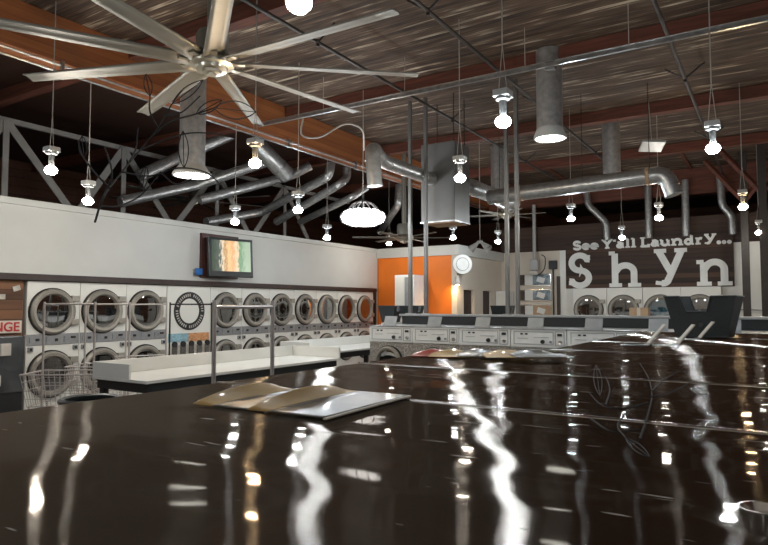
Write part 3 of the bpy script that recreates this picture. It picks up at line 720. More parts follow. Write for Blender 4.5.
# ------------------------------------------------------------------ steel posts
gp = 'pale steel posts rising from the washer rows'
for k, (X, l) in enumerate(((-4.74, 'tall galvanised post, left one of the pair near the grey duct box'), (-4.465, 'tall galvanised post, right one of the pair near the grey duct box'),
                            (-3.17, 'tall galvanised post, left one of the right hand pair'), (-3.02, 'tall galvanised post, right one of the right hand pair'))):
    t = thing('steel_post', l, 'post', (X, 8.29, 1.47), 0, gp)
    B().bb((-0.026, -0.026, 0), (0.026, 0.026, 3.32), bevel=0.005).build('channel', 'boxgrey', t)
    B().bb((-0.06, -0.06, 0), (0.06, 0.06, 0.012)).build('foot_plate', 'steel', t)
for px, zc, l, top in ((747, 13.6, 'thick dark brown roof post right of the sign', 5.2), (766, 12.6, 'dark brown roof post at the right edge of view', 5.2)):
    q = P(px, 300, zc=zc); t = thing('roof_post', l, 'post', (q.x, q.y, 0), 0, 'dark roof posts')
    B().bb((-0.075, -0.075, 0), (0.075, 0.075, 4.99), bevel=0.006).build('shaft', 'post', t)
    B().bb((-0.2, -0.2, 0), (0.2, 0.2, 0.02)).build('base_plate', 'post', t)
    B().cyl((0, 0, 3.9), (0.75, 0, 4.9), 0.06, seg=4).cyl((0, 0, 3.9), (-0.75, 0, 4.9), 0.06, seg=4).build('knee_brace', 'joist', t)

# ------------------------------------------------------------------ sign
GL = {  # stroke glyphs, unit cap height: list of polylines, '_' marks thin serif strokes
}
def arc(cx, cy, rx, ry, a0, a1, n=14): return [(cx+rx*cos(R(a0+(a1-a0)*i/n)), cy+ry*sin(R(a0+(a1-a0)*i/n))) for i in range(n+1)]
w = 0.11
GL['h'] = (0.82, [[(0.15, 0.06), (0.15, 0.94)], [(0.15, 0.40)] + arc(0.41, 0.40, 0.22, 0.20, 150, 0) + [(0.63, 0.06)]], [((0.0, 0.05), (0.32, 0.05)), ((0.48, 0.05), (0.80, 0.05)), ((0.0, 0.95), (0.15, 0.95))])
GL['n'] = (0.86, [[(0.17, 0.06), (0.17, 0.62)], [(0.17, 0.42)] + arc(0.43, 0.42, 0.22, 0.20, 150, 0) + [(0.65, 0.06)]], [((0.0, 0.05), (0.35, 0.05)), ((0.49, 0.05), (0.83, 0.05)), ((0.0, 0.63), (0.17, 0.63))])
GL['y'] = (0.78, [[(0.12, 0.93), (0.40, 0.36)], [(0.66, 0.93), (0.36, 0.20)] + arc(0.2, 0.17, 0.14, 0.11, 0, -100, 8)], [((0.0, 0.95), (0.30, 0.95)), ((0.50, 0.95), (0.80, 0.95)), ((0.03, 0.08), (0.18, 0.06))])
GL['S'] = (0.72, [arc(0.36, 0.71, 0.23, 0.22, 15, 270, 18) + arc(0.36, 0.27, 0.25, 0.22, 90, -165, 18)], [((0.58, 0.72), (0.60, 0.93)), ((0.10, 0.06), (0.12, 0.26))])
GL['e'] = (0.66, [[(0.10, 0.33), (0.56, 0.33)] + arc(0.33, 0.33, 0.24, 0.27, 0, 320, 20)], [])
GL['a'] = (0.66, [arc(0.28, 0.22, 0.17, 0.16, 0, 360, 16), [(0.12, 0.58), (0.36, 0.60), (0.48, 0.50), (0.48, 0.06)]], [((0.48, 0.05), (0.62, 0.05))])
GL['l'] = (0.42, [[(0.2, 0.05), (0.2, 0.95)]], [((0.02, 0.05), (0.38, 0.05)), ((0.02, 0.95), (0.2, 0.95))])
GL['Y'] = (0.86, [[(0.12, 0.95), (0.42, 0.48), (0.42, 0.05)], [(0.72, 0.95), (0.42, 0.48)]], [((0.0, 0.95), (0.28, 0.95)), ((0.56, 0.95), (0.84, 0.95)), ((0.25, 0.05), (0.59, 0.05))])
GL["'"] = (0.2, [[(0.1, 0.95), (0.1, 0.72)]], [])
GL['L'] = (0.74, [[(0.2, 0.95), (0.2, 0.05), (0.62, 0.05), (0.64, 0.28)]], [((0.02, 0.95), (0.40, 0.95)), ((0.02, 0.05), (0.2, 0.05))])
GL['u'] = (0.78, [[(0.14, 0.62), (0.14, 0.26)] + arc(0.34, 0.26, 0.2, 0.2, 180, 330, 10), [(0.58, 0.62), (0.58, 0.05)]], [((0.0, 0.62), (0.14, 0.62)), ((0.44, 0.62), (0.58, 0.62)), ((0.58, 0.05), (0.74, 0.05))])
GL['d'] = (0.74, [arc(0.30, 0.31, 0.2, 0.25, 0, 360, 18), [(0.52, 0.95), (0.52, 0.05)]], [((0.36, 0.95), (0.52, 0.95)), ((0.52, 0.05), (0.68, 0.05))])
GL['r'] = (0.60, [[(0.18, 0.06), (0.18, 0.62)], [(0.18, 0.42)] + arc(0.38, 0.42, 0.18, 0.18, 160, 60, 8)], [((0.02, 0.05), (0.38, 0.05)), ((0.02, 0.62), (0.18, 0.62))])
GL['.'] = (0.32, [[(0.14, 0.08), (0.16, 0.08)]], [])
def glyph(ch, x, z, sx, sz, wd, y, parent, depth=0.03):
    adv, strokes, serifs = GL[ch]; b = B(); lay = [0]
    def ribbon(st, wdt):
        P2 = [V((x+p[0]*sx, z+p[1]*sz)) for p in st]
        closed = (P2[0]-P2[-1]).length < 1e-4 and len(P2) > 3
        if closed: P2 = P2[:-1]
        n = len(P2); yy0 = y-depth/2-0.0012*lay[0]; yy1 = y+depth/2; lay[0] += 1; rows = []
        for i, p in enumerate(P2):
            a = P2[(i-1) % n] if (closed or i > 0) else None; c = P2[(i+1) % n] if (closed or i < n-1) else None
            d1 = (p-a).normalized() if a is not None else (c-p).normalized(); d2 = (c-p).normalized() if c is not None else d1
            n1 = V((-d1.y, d1.x)); n2 = V((-d2.y, d2.x)); m = (n1+n2)
            m = m.normalized() if m.length > 1e-4 else n1
            k = wdt/2/max(0.45, m.dot(n1))
            rows.append([b.bm.verts.new((q.x, yq, q.y)) for q in (p+m*k, p-m*k) for yq in (yy0, yy1)])
        prs = list(zip(rows, rows[1:])) + ([(rows[-1], rows[0])] if closed else [])
        for r0, r1 in prs:
            b.bm.faces.new((r0[0], r1[0], r1[2], r0[2])); b.bm.faces.new((r0[1], r0[3], r1[3], r1[1]))
            b.bm.faces.new((r0[0], r0[1], r1[1], r1[0])); b.bm.faces.new((r0[2], r1[2], r1[3], r0[3]))
        if not closed:
            for rr in (rows[0], rows[-1]): b.bm.faces.new((rr[0], rr[2], rr[3], rr[1]))
    for st in strokes:
        if ch == '.': b.cyl((x+0.15*sx, y-depth/2, z+0.09*sz), (x+0.15*sx, y+depth/2, z+0.09*sz), wd*0.75, seg=16)
        else: ribbon(st, wd)
    for sf in serifs: ribbon(sf, wd*0.62)
    bmesh.ops.recalc_face_normals(b.bm, faces=b.bm.faces[:])
    b.build('letter', 'signwhite', parent); return adv*sx
t = thing('wall_sign', 'dark plank sign with large white slab lettering above the back dryers', 'sign', (0, 0, 0))
B().bb((-4.80, 16.93, 2.06), (-0.80, 16.99, 3.32)).build('sign_board', 'sign_planks', t)
for ch, xa, xb, z, hgt in (('S', -4.76, -4.10, 2.09, 0.92), ('h', -3.66, -2.88, 2.08, 0.93), ('y', -2.56, -1.84, 2.10, 0.92), ('n', -1.60, -0.83, 2.08, 0.92)):
    glyph(ch, xa, z, (xb-xa)/(GL[ch][0]-0.02), hgt, 0.16, 16.915, t)
xx = -4.60
line = "See Y'all Laundry..."
tot = sum(0.24 if c == ' ' else GL[c][0]+0.02 for c in line); k_ = 3.78/tot
for i, ch in enumerate(line):
    if ch == ' ': xx += 0.24*k_; continue
    rise = 0.02*sin(pi*i/len(line))*0
    glyph(ch, xx, 3.10+rise, k_, 0.235, 0.066, 16.915, t, 0.025); xx += (GL[ch][0]+0.02)*k_

# ------------------------------------------------------------------ things by the orange room
t = thing('round_wall_sign', 'round white disc sign on the corner of the cream wall', 'sign', (-6.56, 14.05, 2.62), R(-50))
B().cyl((0, 0, 0), (0.07, 0, 0), 0.24, seg=32).build('disc', 'signwhite', t, True)
B().lathe([(0.15, 0), (0.15, 0.01), (0.17, 0.01), (0.17, 0)], (0.07, 0, 0), (1, 0, 0), 28).build('disc_ring', 'ash', t, True)
t = thing('wall_lamp', 'small grey wall lamp below the round white disc, casting warm light on the corner', 'lamp', (-6.60, 13.87, 2.20), 0)
B().lathe([(0.03, 0.13), (0.05, 0.12), (0.10, -0.10), (0.09, -0.10), (0.04, 0.10), (0.0, 0.11)], seg=20).build('shade', 'ash', t, True)
B().bb((-0.06, 0.03, 0.0), (0.0, 0.13, 0.06)).build('bracket', 'ash', t)
B().lathe([(0, -0.02), (0.04, -0.04), (0.05, -0.07), (0.03, -0.10), (0, -0.11)], seg=14).build('bulb', glow('sconce_bulb', (1.0, 0.66, 0.30), 260), t, True)
t = thing('tall_cabinet', 'tall pale grey cabinet standing before the orange wall', 'cabinet', (-7.78, 13.55, 0), 0)
B().bb((-0.28, -0.25, 0.05), (0.28, 0.25, 2.36), bevel=0.01).build('casing', 'panel', t)
B().bb((-0.24, -0.265, 0.3), (0.0, -0.25, 2.3)).build('door', 'appl', t)
B().bb((0.02, -0.265, 0.3), (0.24, -0.25, 2.3)).build('door', 'flap', t)
B().bb((-0.26, -0.23, 0), (0.26, 0.23, 0.05)).build('plinth', 'gasket', t)
t = thing('pale_locker', 'narrow pale grey locker against the back wall beside the picture frames', 'cabinet', (P(503, 300, Y=16.6).x, 16.72, 0), 0)
B().bb((-0.18, -0.2, 0), (0.18, 0.22, 2.0), bevel=0.01).build('casing', 'panel', t)
B().bb((-0.15, -0.212, 0.1), (0.15, -0.2, 1.95)).build('door', 'appl', t)
for k, (za, zb, l) in enumerate(((2.15, 2.48, 'wide framed picture strip on the back wall, upper of the stack'), (1.72, 2.05, 'wide framed picture strip on the back wall, middle of the stack'), (1.28, 1.62, 'wide framed picture strip on the back wall, lowest of the stack'))):
    t = thing('picture_frame', l, 'picture', (-6.2, 16.99, za), 0, 'picture strips on the back wall'); h = zb-za
    B().bb((0, -0.03, 0), (0.98, 0, 0.02)).bb((0, -0.03, h-0.02), (0.98, 0, h)).bb((0, -0.03, 0), (0.02, 0, h)).bb((0.96, -0.03, 0), (0.98, 0, h)).build('frame', 'chrome', t)
    for a, c, m in ((0.02, 0.22, 'picdark'), (0.22, 0.45, 'tablewhite'), (0.45, 0.96, 'mirrorblue' if k < 2 else 'card')):
        B().bb((a, -0.012, 0.02), (c, -0.002, h-0.02)).build('panel', m, t)
    B().box((0.68, -0.014, h*0.5), (0.22, 0.006, h*0.45), (0, 0.3, 0)).build('panel', 'tablewhite', t)
t = thing('junction_box', 'pale electrical box hanging on a white conduit before the picture frames', 'electrical box', (P(534, 265, Y=16.7).x, 16.75, 0), 0)
B().box((0, 0, 2.72), (0.22, 0.14, 0.30), bevel=0.02).build('housing', 'lampwhite', t)
B().cyl((0, 0, 2.87), (0, 0, 4.4), 0.05, seg=12).build('conduit', 'lampwhite', t, True)
B().tube(smoothpath([(0.05, 0, 2.57), (0.12, -0.05, 2.45), (0.28, -0.03, 2.6), (0.3, 0.0, 2.9), (0.2, 0.0, 3.0)]), 0.014).build('cable', 'gasket', t, True)
B().box((-0.02, -0.05, 2.50), (0.26, 0.08, 0.12), bevel=0.02).build('socket_block', 'ash', t)
t = thing('black_switch_box', 'small black box with a conduit running down the cream back wall', 'electrical box', (P(553, 263, Y=16.95).x, 16.95, 0), 0)
B().box((0, 0, 2.72), (0.22, 0.09, 0.24), bevel=0.01).build('housing', 'gasket', t)
B().tube([(0, 0, 2.60), (0, 0, 1.2)], 0.02).build('conduit', 'post', t)
t = thing('wall_rail', 'thin steel rail along the pale wall right of the sign', 'rail', (0, 0, 0), 0)
B().tube([(-0.78, 16.9, 1.50), (1.5, 16.9, 1.50)], 0.015).build('bar', 'steel', t)
for X in (-0.7, 0.4, 1.4): B().cyl((X, 16.9, 1.5), (X, 17.0, 1.5), 0.012, seg=8).build('bracket', 'steel', t)

# ------------------------------------------------------------------ overhead pipes, strut and conduit
for k, (X, z, l) in enumerate(((-4.36, 4.62, 'black sprinkler pipe under the roof, nearest the ceiling fan'), (-2.93, 4.62, 'black sprinkler pipe under the roof, middle one'), (-0.93, 4.62, 'black sprinkler pipe under the roof, rightmost'))):
    t = thing('sprinkler_pipe', l, 'pipe', (X, 0, z), 0, 'sprinkler pipes')
    B().tube([(0, -3.4, 0), (0, 16.4, 0)], 0.022, 10).build('main_pipe', 'pipe', t, True)
    for Y in (1.0, 5.5, 9.0, 12.5):
        B().cyl((0, Y, 0), (0.24, Y, 0.17), 0.013, seg=8).cyl((0, Y, 0), (-0.24, Y, 0.17), 0.013, seg=8).cyl((0, Y, -0.05), (0, Y, 0.03), 0.02, seg=8).build('hanger', 'pipe', t)
t = thing('strut_rail', 'long galvanised strut rail hung under the roof beams, running across to the big timber beam', 'rail', (0, 7.2, 4.45))
b = B().bb((-6.9, -0.02, 0), (4.4, 0.02, 0.045)); b.build('channel', 'steel', t)
B().tube([(-6.9, 0.03, 0.07), (4.4, 0.03, 0.07)], 0.012).build('conduit', 'duct', t)
for X in (-5.6, -4.2, -2.5, -1.3, 0.2, 1.8): B().tube([(X, 0, 0.04), (X, 0, 0.745)], 0.005, 6).build('hanger_wire', 'cord', t)
B().box((-2.2, 0.05, 0.02), (0.12, 0.08, 0.10), bevel=0.008).build('junction_box', 'boxgrey', t)
t = thing('beam_conduit', 'pair of thin steel conduits running along the bottom of the big timber beam', 'conduit', (-6.98, 0, 4.40))
B().tube([(0, -3.2, 0), (0, 16.5, 0)], 0.016, 8).build('conduit', 'duct', t); B().tube([(0.02, -3.2, -0.09), (0.02, 16.5, -0.09)], 0.013, 8).build('conduit', 'steel', t)
for Y in range(-2, 16, 2): B().bb((-0.03, Y, -0.10), (0.03, Y+0.03, 0.05)).build('clamp', 'steel', t)
b = B().tube(smoothpath([P(303, 118, zc=8.7), P(302, 135, zc=8.8), P(320, 137, zc=8.9), P(345, 124, zc=9.0), P(362, 130, zc=9.2), P(364, 150, zc=9.5)]), 0.014)
tag(b.build('loose_cable', 'cord', smooth=True), 'loose pale cable looping below the timber beam beside the fan blades', 'cable')

# ------------------------------------------------------------------ ducts
def ducts(b, pts, r, ribs=True):
    """duct with rounded elbows and seam rings"""
    pts = [V(p) for p in pts]; path = [pts[0]]
    for i in range(1, len(pts)-1):
        a = (pts[i-1]-pts[i]).normalized(); c = (pts[i+1]-pts[i]).normalized(); rr = min(r*1.4, 0.45*(pts[i-1]-pts[i]).length, 0.45*(pts[i+1]-pts[i]).length)
        for k in range(7):
            u = k/6; path.append(((pts[i]+a*rr)*(1-u)**2) + pts[i]*(2*u*(1-u)) + (pts[i]+c*rr)*u*u)
    path.append(pts[-1]); b.tube(path, r, 18)
    return path
def duct_thing(name, label, cat, pts, r, group=None, m='duct', sp=1.1):
    t = thing(name, label, cat, pts[0], 0, group); o = V(pts[0]); loc = [V(p)-o for p in pts]
    b = B(); ducts(b, loc, r); b.build('duct_tube', m, t, True)
    for a, c in zip(loc, loc[1:]):
        d = c-a; n2 = max(1, int(d.length/sp)); q = d.normalized()
        for k in range(n2+1):
            p = a+d*min(max(k/n2, 0.02 + (r*1.5/d.length if a is not loc[0] else 0)), 0.98 - (r*1.5/d.length if c is not loc[-1] else 0))
            B().cyl(p-q*0.012, p+q*0.012, r*1.05, seg=18).build('joint_ring', 'steel', t, True)
    return t
ad = duct_thing('air_duct', 'long horizontal silver duct on the right with a downturned elbow', 'duct', [(-4.15, 10.0, 3.47), (-1.32, 10.0, 3.56), (-1.22, 10.0, 3.24)], 0.125)
for xs_ in (0.55, 2.55):
    o = B().cyl((xs_, 0, 0.015+0.0315*xs_-0.015), (xs_+0.05, 0, 0.015+0.0315*xs_-0.0135), 0.136, seg=20).build('strap', 'card', ad); o['label'] = 'orange strap'
for xs_ in (0.2, 1.6, 2.6): B().tube([(xs_, 0, 0.1), (xs_, 0, 1.52)], 0.006, 6).build('hanger_rod', 'pipe', ad)
duct_thing('air_duct', 'silver elbow duct hanging open above the glowing chandelier and entering the grey box', 'duct',
           [P(375, 186, zc=8.0), P(372, 152, zc=8.0)+V((0, 0, 0.06)), (-4.6, 7.25, 3.62), (-4.6, 8.74, 3.62)], 0.10)
duct_thing('air_duct', 'silver duct leaving the back of the grey sheet metal box', 'duct', [(-4.4, 9.33, 3.65), (-4.4, 12.0, 3.65), (-4.9, 12.3, 3.8), (-4.9, 12.3, 4.98)], 0.14)
t = thing('air_handler', 'grey square sheet metal duct box hanging under the roof', 'air handler', (-4.50, 9.03, 2.92))
B().bb((-0.30, -0.28, 0.0), (0.30, 0.28, 1.28), bevel=0.006).build('casing', 'boxgrey', t)
B().bb((-0.27, -0.25, -0.012), (0.27, 0.25, 0.0)).build('grille', 'card', t)
B().bb((-0.31, -0.29, 0.0), (0.31, 0.29, 0.02)).build('bottom_flange', 'steel', t)
for sx_ in (-0.25, 0.25):
    for sy_ in (-0.2, 0.2): B().tube([(sx_, sy_, 1.27), (sx_, sy_, 2.07)], 0.008, 6).build('hanger_rod', 'pipe', t)
# flues above the dryers
g = 'silver dryer flues above the left wall'
def flue(pts, r, l): duct_thing('dryer_flue', l, 'duct', pts, r, g)
def fp(px, py, X): return P(px, py, X=X)
flue([fp(206, 222, -9.75), fp(262, 212, -9.75), fp(329, 176, -7.6), fp(331, 164, -7.6)], 0.09, 'silver flue rising right, just left of the chandelier, upper one')
flue([fp(276, 222, -9.6), fp(340, 184, -7.6), fp(347, 178, -7.6), fp(347, 168, -7.6)], 0.085, 'silver flue rising toward the chandelier cord')
flue([fp(300, 222, -9.6), fp(352, 197, -7.6), fp(366, 188, -7.5)], 0.075, 'thin silver flue ending right above the chandelier')
flue([fp(120, 202, -9.8), fp(200, 184, -9.6), fp(272, 160, -8.6)], 0.10, 'long silver flue passing behind the warm pendant lamp')
flue([fp(200, 200, -9.7), fp(290, 176, -8.9), fp(310, 166, -8.6)], 0.10, 'silver flue below the wide steel can, rising right')
flue([fp(196, 150, -9.7), fp(232, 134, -9.3)], 0.12, 'short open ended silver duct behind the fan blades')
flue([fp(140, 176, -9.75), fp(190, 152, -9.65)], 0.11, 'silver duct passing behind the left downlight')
flue([fp(380, 232, -9.6), fp(398, 205, -7.6), fp(399, 185, -7.6)], 0.09, 'silver flue between the chandelier and the steel posts')
duct_thing('duct_can', 'wide short steel can tilted below the timber beam', 'duct', [fp(258, 146, -8.3), fp(270, 158, -8.2), fp(288, 176, -8.1)], 0.17, sp=0.3)
for k, (pts, l) in enumerate((([(586, 188), (588, 205), (606, 222), (607, 240)], 'first steel vent pipe with an offset bend behind the sign'), ([(648, 186), (649, 238)], 'second steel vent pipe, straight, behind the sign'),
                             ([(685, 180), (686, 236)], 'third steel vent pipe, straight, behind the sign'), ([(720, 176), (722, 205), (732, 216), (733, 234)], 'fourth steel vent pipe, bent near its foot, behind the sign'))):
    duct_thing('vent_pipe', l, 'pipe', [P(x, y, Y=16.72) for x, y in pts], 0.085, 'steel vent pipes behind the sign', sp=0.7)

# ------------------------------------------------------------------ truss bracing above the dryers
t = thing('steel_truss', 'grey open web steel truss with crossing braces above the dryer wall', 'truss', (0, 0, 0))
Xt = -9.98
B().bb((Xt-0.03, -3.3, 4.42), (Xt+0.03, 14, 4.5)).build('top_chord', 'truss', t)
B().bb((Xt-0.03, -3.3, 3.06), (Xt+0.03, 14, 3.12)).build('bottom_chord', 'truss', t)
def yat(px): return P(px, 200, X=Xt).y
nodes = [(-1.0, 4.45), (yat(-60), 3.1), (yat(2), 4.45), (yat(74), 3.1), (yat(121), 4.45), (yat(172), 3.1), (yat(215), 4.45), (yat(250), 3.1), (yat(283), 4.45), (yat(310), 3.1)]
for (a, za), (c, zc_) in zip(nodes, nodes[1:]):
    L_ = math.hypot(c-a, zc_-za); b = B().box((Xt+0.04, (a+c)/2, (za+zc_)/2), (0.02, L_, 0.12), (math.atan2(zc_-za, c-a), 0, 0)); b.build('diagonal', 'truss', t)
for a, z_ in nodes[2::2]: B().bb((Xt+0.05, a-0.045, 3.1), (Xt+0.07, a+0.045, 4.45)).build('upright', 'truss', t)

# ------------------------------------------------------------------ ceiling fans
def make_fan(label, loc, r, nb, a0, s=1.0):
    t = thing('ceiling_fan', label, 'fan', loc, a0, 'large ceiling fans')
    B().cyl((0, 0, 0.10), (0, 0, 4.99-loc[2]), 0.05, seg=14).build('drop_rod', 'fan', t, True)
    B().lathe([(0, 0.32), (0.13, 0.32), (0.15, 0.28), (0.15, 0.10), (0.12, 0.06), (0, 0.06)], seg=28).build('motor', 'fan', t, True)
    h = B().lathe([(0, 0.07), (0.20, 0.07), (0.215, 0.03), (0.20, 0.0), (0.15, -0.015), (0.14, -0.04), (0.09, -0.045), (0.085, -0.07), (0.045, -0.075), (0.04, -0.09), (0, -0.09)], seg=32).build('hub', 'hub', t, True)
    for k in range(nb):
        a = 2*pi*k/nb; b = bmesh.new(); G = []
        for i in range(9):
            u = i/8; rr = 0.17+(r-0.17)*u; wd = (0.19-0.05*u)*s; tw = R(14-6*u); row = []
            for j in range(5):
                v = j/4-0.5; y = v*wd; z = 0.035+y*math.tan(tw)+0.012*(1-4*v*v)
                row.append(b.verts.new((rr*cos(a)-y*sin(a), rr*sin(a)+y*cos(a), z)))
            G.append(row)
        for i in range(8):
            for j in range(4): b.faces.new((G[i][j], G[i+1][j], G[i+1][j+1], G[i][j+1]))
        q = B(); q._add(b); o = q.build('blade', 'fan', t, True); so = o.modifiers.new('thick', 'SOLIDIFY'); so.thickness = 0.012
        B().box((0.24*cos(a), 0.24*sin(a), 0.028), (0.12, 0.06, 0.02), (0, 0, a)).build('blade_clamp', 'hub', o)
    return t
q = P(212, 63, z=3.86)
make_fan('large grey nine blade ceiling fan at the upper left, nearest', (q.x, q.y, 3.83), 1.97, 9, TH+R(9))
q = P(195, 201, X=-12.1)
make_fan('grey ceiling fan partly behind the dryer wall below the left downlight', (q.x, q.y, q.z), 2.0, 7, 0.3)
q = P(506, 216, zc=15.1)
make_fan('distant grey ceiling fan with lamps near the right hand steel posts', (q.x, q.y, q.z), 0.95, 6, 0.2, 0.7)
q = P(404, 239, zc=13.2)
make_fan('distant grey ceiling fan low over the orange wall', (q.x, q.y, q.z), 1.1, 6, 0.6, 0.7)

# ------------------------------------------------------------------ pendant lamps
def lamp(px, py, z, tone, l, s=1.0, zc=None):
    q = P(px, py, z=z) if zc is None else P(px, py, zc=zc)
    t = thing('pendant_lamp', l, 'lamp', (q.x, q.y, q.z), 0, 'bare bulb pendant lamps'); H = 4.99-q.z
    for sgn in (-1, 1): B().tube([(0, 0, 0.62), (sgn*0.035, 0, 0.24*s)], 0.004, 6).build('cord', 'cord', t)
    B().tube([(0, 0, 0.62), (0, 0, H)], 0.006, 6).build('cord', 'cord', t)
    B().box((0, 0, 0.215*s), (0.13*s, 0.13*s, 0.06*s), bevel=0.008).build('junction_box', 'lampwhite', t)
    B().lathe([(0.0, 0.19), (0.065, 0.188), (0.06, 0.165), (0.032, 0.155), (0.028, 0.085), (0.03, 0.03), (0, 0.03)], seg=20).build('socket', 'socket', t, True)
    bb = B().lathe([(0.0, 0.03), (0.032, 0.028), (0.055, 0.012), (0.066, -0.012), (0.06, -0.035), (0.04, -0.055), (0.0, -0.062)], seg=18).build('bulb', {'c': 'bulb_cool', 'n': 'bulb_neutral', 'w': 'bulb_warm'}[tone], t, True)
    return t
LZ = 3.1
for a in ((503, 120, 'c', 'bright bare bulb pendant in the upper middle, left of the wide downlight'),
          (713, 147, 'c', 'bright bare bulb pendant at the upper right'),
          (299, 0, 'c', 'bright bare bulb pendant cut by the top edge, right of the near fan hub'),
          (460, 177, 'n', 'bare bulb pendant in front of the grey duct box'),
          (255, 162, 'w', 'warm orange bulb pendant over the wide steel can'),
          (51, 169, 'n', 'bare bulb pendant at the far left beside the truss brace'),
          (88, 200, 'n', 'bare bulb pendant over the left dryers, right of the far left one'),
          (298, 209, 'c', 'small bare bulb pendant left of the chandelier'),
          (235, 221, 'c', 'small bare bulb pendant just above the television'),
          (327, 237, 'c', 'small bare bulb pendant left below the chandelier'),
          (571, 218, 'c', 'small bare bulb pendant left of the sign, under the long duct'),
          (622, 237, 'c', 'small bare bulb pendant hanging in front of the small sign lettering'),
          (659, 217, 'n', 'warm white bare bulb pendant under the duct elbow'),
          (743, 206, 'w', 'warm bare bulb pendant beside the dark roof post'),
          (759, 232, 'n', 'small bare bulb pendant at the right edge between the dark posts'),
          (453, 237, 'c', 'tiny bare bulb pendant below the grey duct box'),
          (389, 243, 'n', 'tiny bare bulb pendant above the left end of the orange wall'),
          (498, 241, 'c', 'tiny bare bulb pendant just left of the right hand steel posts')):
    lamp(a[0], a[1], LZ-(0.17 if a[0] in (88, 298, 235, 327) else 0), a[2], a[3])
# unseen fill lamps, added outside the view to brighten the room
for k, (X, Y, l) in enumerate(((-5.2, 1.2, 'beside the near counter on the left aisle'), (1.8, 4.5, 'right of the counter'), (-8.1, 2.4, 'before the plank wall'), (1.5, -1.0, 'behind the camera on the right'), (-3.7, -1.5, 'behind the camera on the left'), (2.6, 9.5, 'over the right end of the washer rows'), (2.2, 14.5, 'near the back right corner'))):
    t = dup([o for o in C.objects if o.name == 'pendant_lamp'][0], (X, Y, 3.1), 0, 'added bare bulb fill pendant outside the view, ' + l)

# wide downlights
def downlight(px, py, zc, r, rt, h, l):
    q = P(px, py, zc=zc); t = thing('downlight', l, 'lamp', q, 0, 'wide cylinder downlights')
    B().cyl((0, 0, 0.10), (0, 0, 4.99-q.z), rt, seg=28).build('tube', 'duct', t, True)
    B().lathe([(rt, 0.14), (r, 0.03), (r, 0.0), (r-0.02, 0.0), (rt*0.9, 0.10)], seg=32).build('rim', 'lampwhite', t, True)
    B().lathe([(0, -0.012), (r*0.6, -0.006), (r-0.02, 0.006), (0, 0.02)], seg=28).build('lens', 'lens', t, True)
downlight(192, 176, 8.1, 0.25, 0.165, 1, 'wide cylinder downlight at the left behind the twigs')
downlight(550, 139, 8.1, 0.21, 0.17, 1, 'wide cylinder downlight in the upper middle right')
downlight(612, 182, 11.0, 0.21, 0.15, 1, 'wide cylinder downlight behind the long silver duct')
downlight(434, 172, 13.5, 0.16, 0.12, 1, 'small downlight behind the steel posts and grey box') if False else None
# chandelier
q = P(363, 217, zc=9.6)
t = thing('chandelier', 'glowing round cage chandelier hanging over the middle aisle', 'chandelier', q)
B().lathe([(0, -0.13), (0.20, -0.125), (0.31, -0.08), (0.345, 0.0), (0.32, 0.06), (0.24, 0.10), (0, 0.10)], seg=28).build('glass_bowl', 'chand', t, True)
for k in range(12):
    a = 2*pi*k/12
    B().tube([(r_*cos(a), r_*sin(a), z_) for r_, z_ in ((0.06, 0.245), (0.17, 0.20), (0.25, 0.11), (0.335, 0.06), (0.36, 0.0), (0.325, -0.085), (0.21, -0.135))], 0.010, 6).build('cage_bar', 'twig', t, True)
B().lathe([(0, 0.26), (0.06, 0.26), (0.07, 0.23), (0, 0.23)], seg=16).cyl((0, 0, 0.25), (0, 0, 0.36), 0.02).build('cap', 'twig', t, True)
B().tube([(0, 0, 0.36), (0, 0, 4.99-q.z)], 0.006, 6).build('cord', 'cord', t)
# twin spot
q = P(480, 246, zc=12.6)
t = thing('twin_spotlight', 'white twin cone spotlight hung on a wire above the cream doorways', 'lamp', q)
B().tube([(0, 0, 0.1), (0, 0, 4.99-q.z)], 0.008, 6).build('cord', 'cord', t)
B().box((0, 0, 0.08), (0.12, 0.06, 0.06), bevel=0.01).build('mount', 'lampwhite', t)
for s in (-1, 1):
    sh = B().cyl((s*0.05, 0, 0.06), (s*0.20, -0.03, -0.07), 0.03, 0.085, 18, False).cyl((s*0.02, 0, 0.08), (s*0.06, 0, 0.05), 0.02, seg=8).build('shade', 'lampwhite', t, True)
q = P(652, 146, zc=9.6)
t = thing('ceiling_panel', 'small square white panel hanging below the roof timbers', 'panel', q, TH-R(15)); t.rotation_euler = (R(-14), R(4), TH-R(12))
B().box((0, 0, 0), (0.34, 0.34, 0.04), bevel=0.01).build('plate', 'lampwhite', t)
B().cyl((0, 0, 0.02), (0, 0.3, 1.1), 0.008, seg=6).build('stem', 'cord', t)

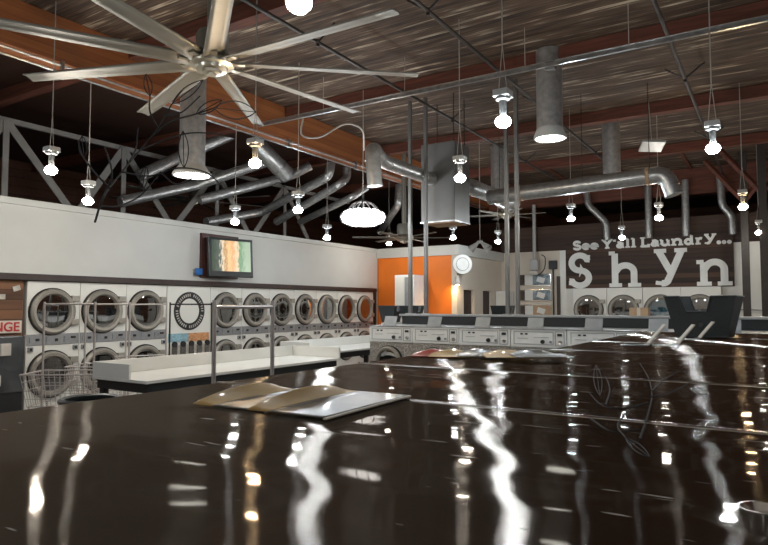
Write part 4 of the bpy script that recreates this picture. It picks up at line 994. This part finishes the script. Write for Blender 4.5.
# ------------------------------------------------------------------ twig sculptures
def twigs(curves, zc0, label, leaves, flat=None, name='twig_spray', r=0.006):
    def pos(p, k):
        if flat: q = P(p[0], p[1], z=flat); q.z += 0.012+0.02*abs(sin(k*1.7)); return q
        return P(p[0], p[1], zc=zc0+0.25*sin(p[0]*0.05)+0.12*cos(p[1]*0.08+k))
    o0 = pos(curves[0][0], 0); t = thing(name, label, 'decoration', o0)
    if not flat: B().tube([(0.02, 0.05, 1.5), (0.02, 0.05, 4.98-o0.z)], 0.0015, 5).build('hanging_thread', 'twig', t)
    for k, c in enumerate(curves):
        pts = smoothpath([pos(p, k*0.3)-o0 for p in c], 6); n = len(pts)
        B().tube(pts, [r*(1.15-0.55*i/n) for i in range(n)], 6).build('branch' if k else 'stem', 'twig', t, True)
    for k, (a, c, wd) in enumerate(leaves):
        a = V((a[0], a[1], 0)); c = V((c[0], c[1], 0)); d = c-a; nrm = V((-d.y, d.x, 0)).normalized()*wd
        poly = [a+d*u+nrm*sin(pi*u)**0.8 for u in [i/8 for i in range(9)]] + [a+d*u-nrm*sin(pi*u)**0.8 for u in [i/8 for i in range(7, 0, -1)]]
        lf = B().tube([pos((p.x, p.y), k*0.3)-o0 for p in poly], r*0.6, 6, True).build('leaf_loop', 'twig', t, True)
        B().tube([pos((a.x, a.y), k*0.3)-o0, pos(((a+c)/2).xy, k*0.3)-o0, pos((c.x, c.y), k*0.3)-o0], r*0.45, 6).build('leaf_vein', 'twig', lf, True)
    return t
twigs([[(95, 222), (104, 196), (122, 172), (140, 150), (158, 128), (172, 104), (184, 88)],
       [(122, 172), (150, 176), (178, 168), (205, 172), (222, 186)],
       [(140, 150), (165, 140), (190, 133), (222, 134)],
       [(158, 128), (150, 112), (150, 96)], [(110, 188), (98, 176), (84, 158), (78, 141)],
       [(104, 196), (112, 176), (108, 156), (104, 146)], [(150, 138), (170, 122), (196, 114), (214, 108)],
       [(130, 161), (136, 148), (138, 128)], [(165, 116), (182, 112), (200, 96)], [(160, 172), (176, 184), (196, 176)],
       [(100, 206), (118, 206), (140, 196), (158, 176)]], 4.0,
      'spray of dark leaf shaped twigs hanging below the near ceiling fan', 
      [((184, 168), (183, 131), 5), ((214, 108), (256, 112), 9), ((172, 104), (203, 80), 5), ((150, 96), (146, 74), 4), ((84, 158), (82, 136), 4), ((196, 114), (222, 100), 5), ((142, 190), (146, 166), 4)])
twigs([[(640, 445), (648, 420), (652, 398), (648, 380), (640, 366)], [(652, 398), (664, 386), (680, 376)], [(648, 414), (628, 420), (604, 418), (590, 404)],
       [(606, 418), (610, 400), (606, 386)], [(650, 408), (668, 404), (690, 392)], [(628, 420), (618, 436), (626, 450)], [(590, 424), (612, 438), (640, 436)]], 0,
      'dark bare twigs lying on the glossy counter at the right', [((690, 392), (708, 398), 3), ((626, 450), (650, 470), 4), ((600, 406), (596, 372), 4)], flat=TOPZ, name='fallen_twigs', r=0.0022)

# ------------------------------------------------------------------ world and view
wd = bpy.data.worlds.new('world'); S.world = wd; wd.use_nodes = True
wd.node_tree.nodes['Background'].inputs[0].default_value = (0.9, 0.75, 0.6, 1); wd.node_tree.nodes['Background'].inputs[1].default_value = 0.02
S.view_settings.view_transform = 'Standard'; S.view_settings.look = 'None'; S.view_settings.gamma = 1
S.view_settings.exposure = 0.55
S.view_settings.use_curve_mapping = False
S.cycles.max_bounces = 6; S.cycles.diffuse_bounces = 4; S.cycles.glossy_bounces = 4; S.cycles.transparent_max_bounces = 8
S.cycles.use_denoising = True
S.cycles.sample_clamp_indirect = 6
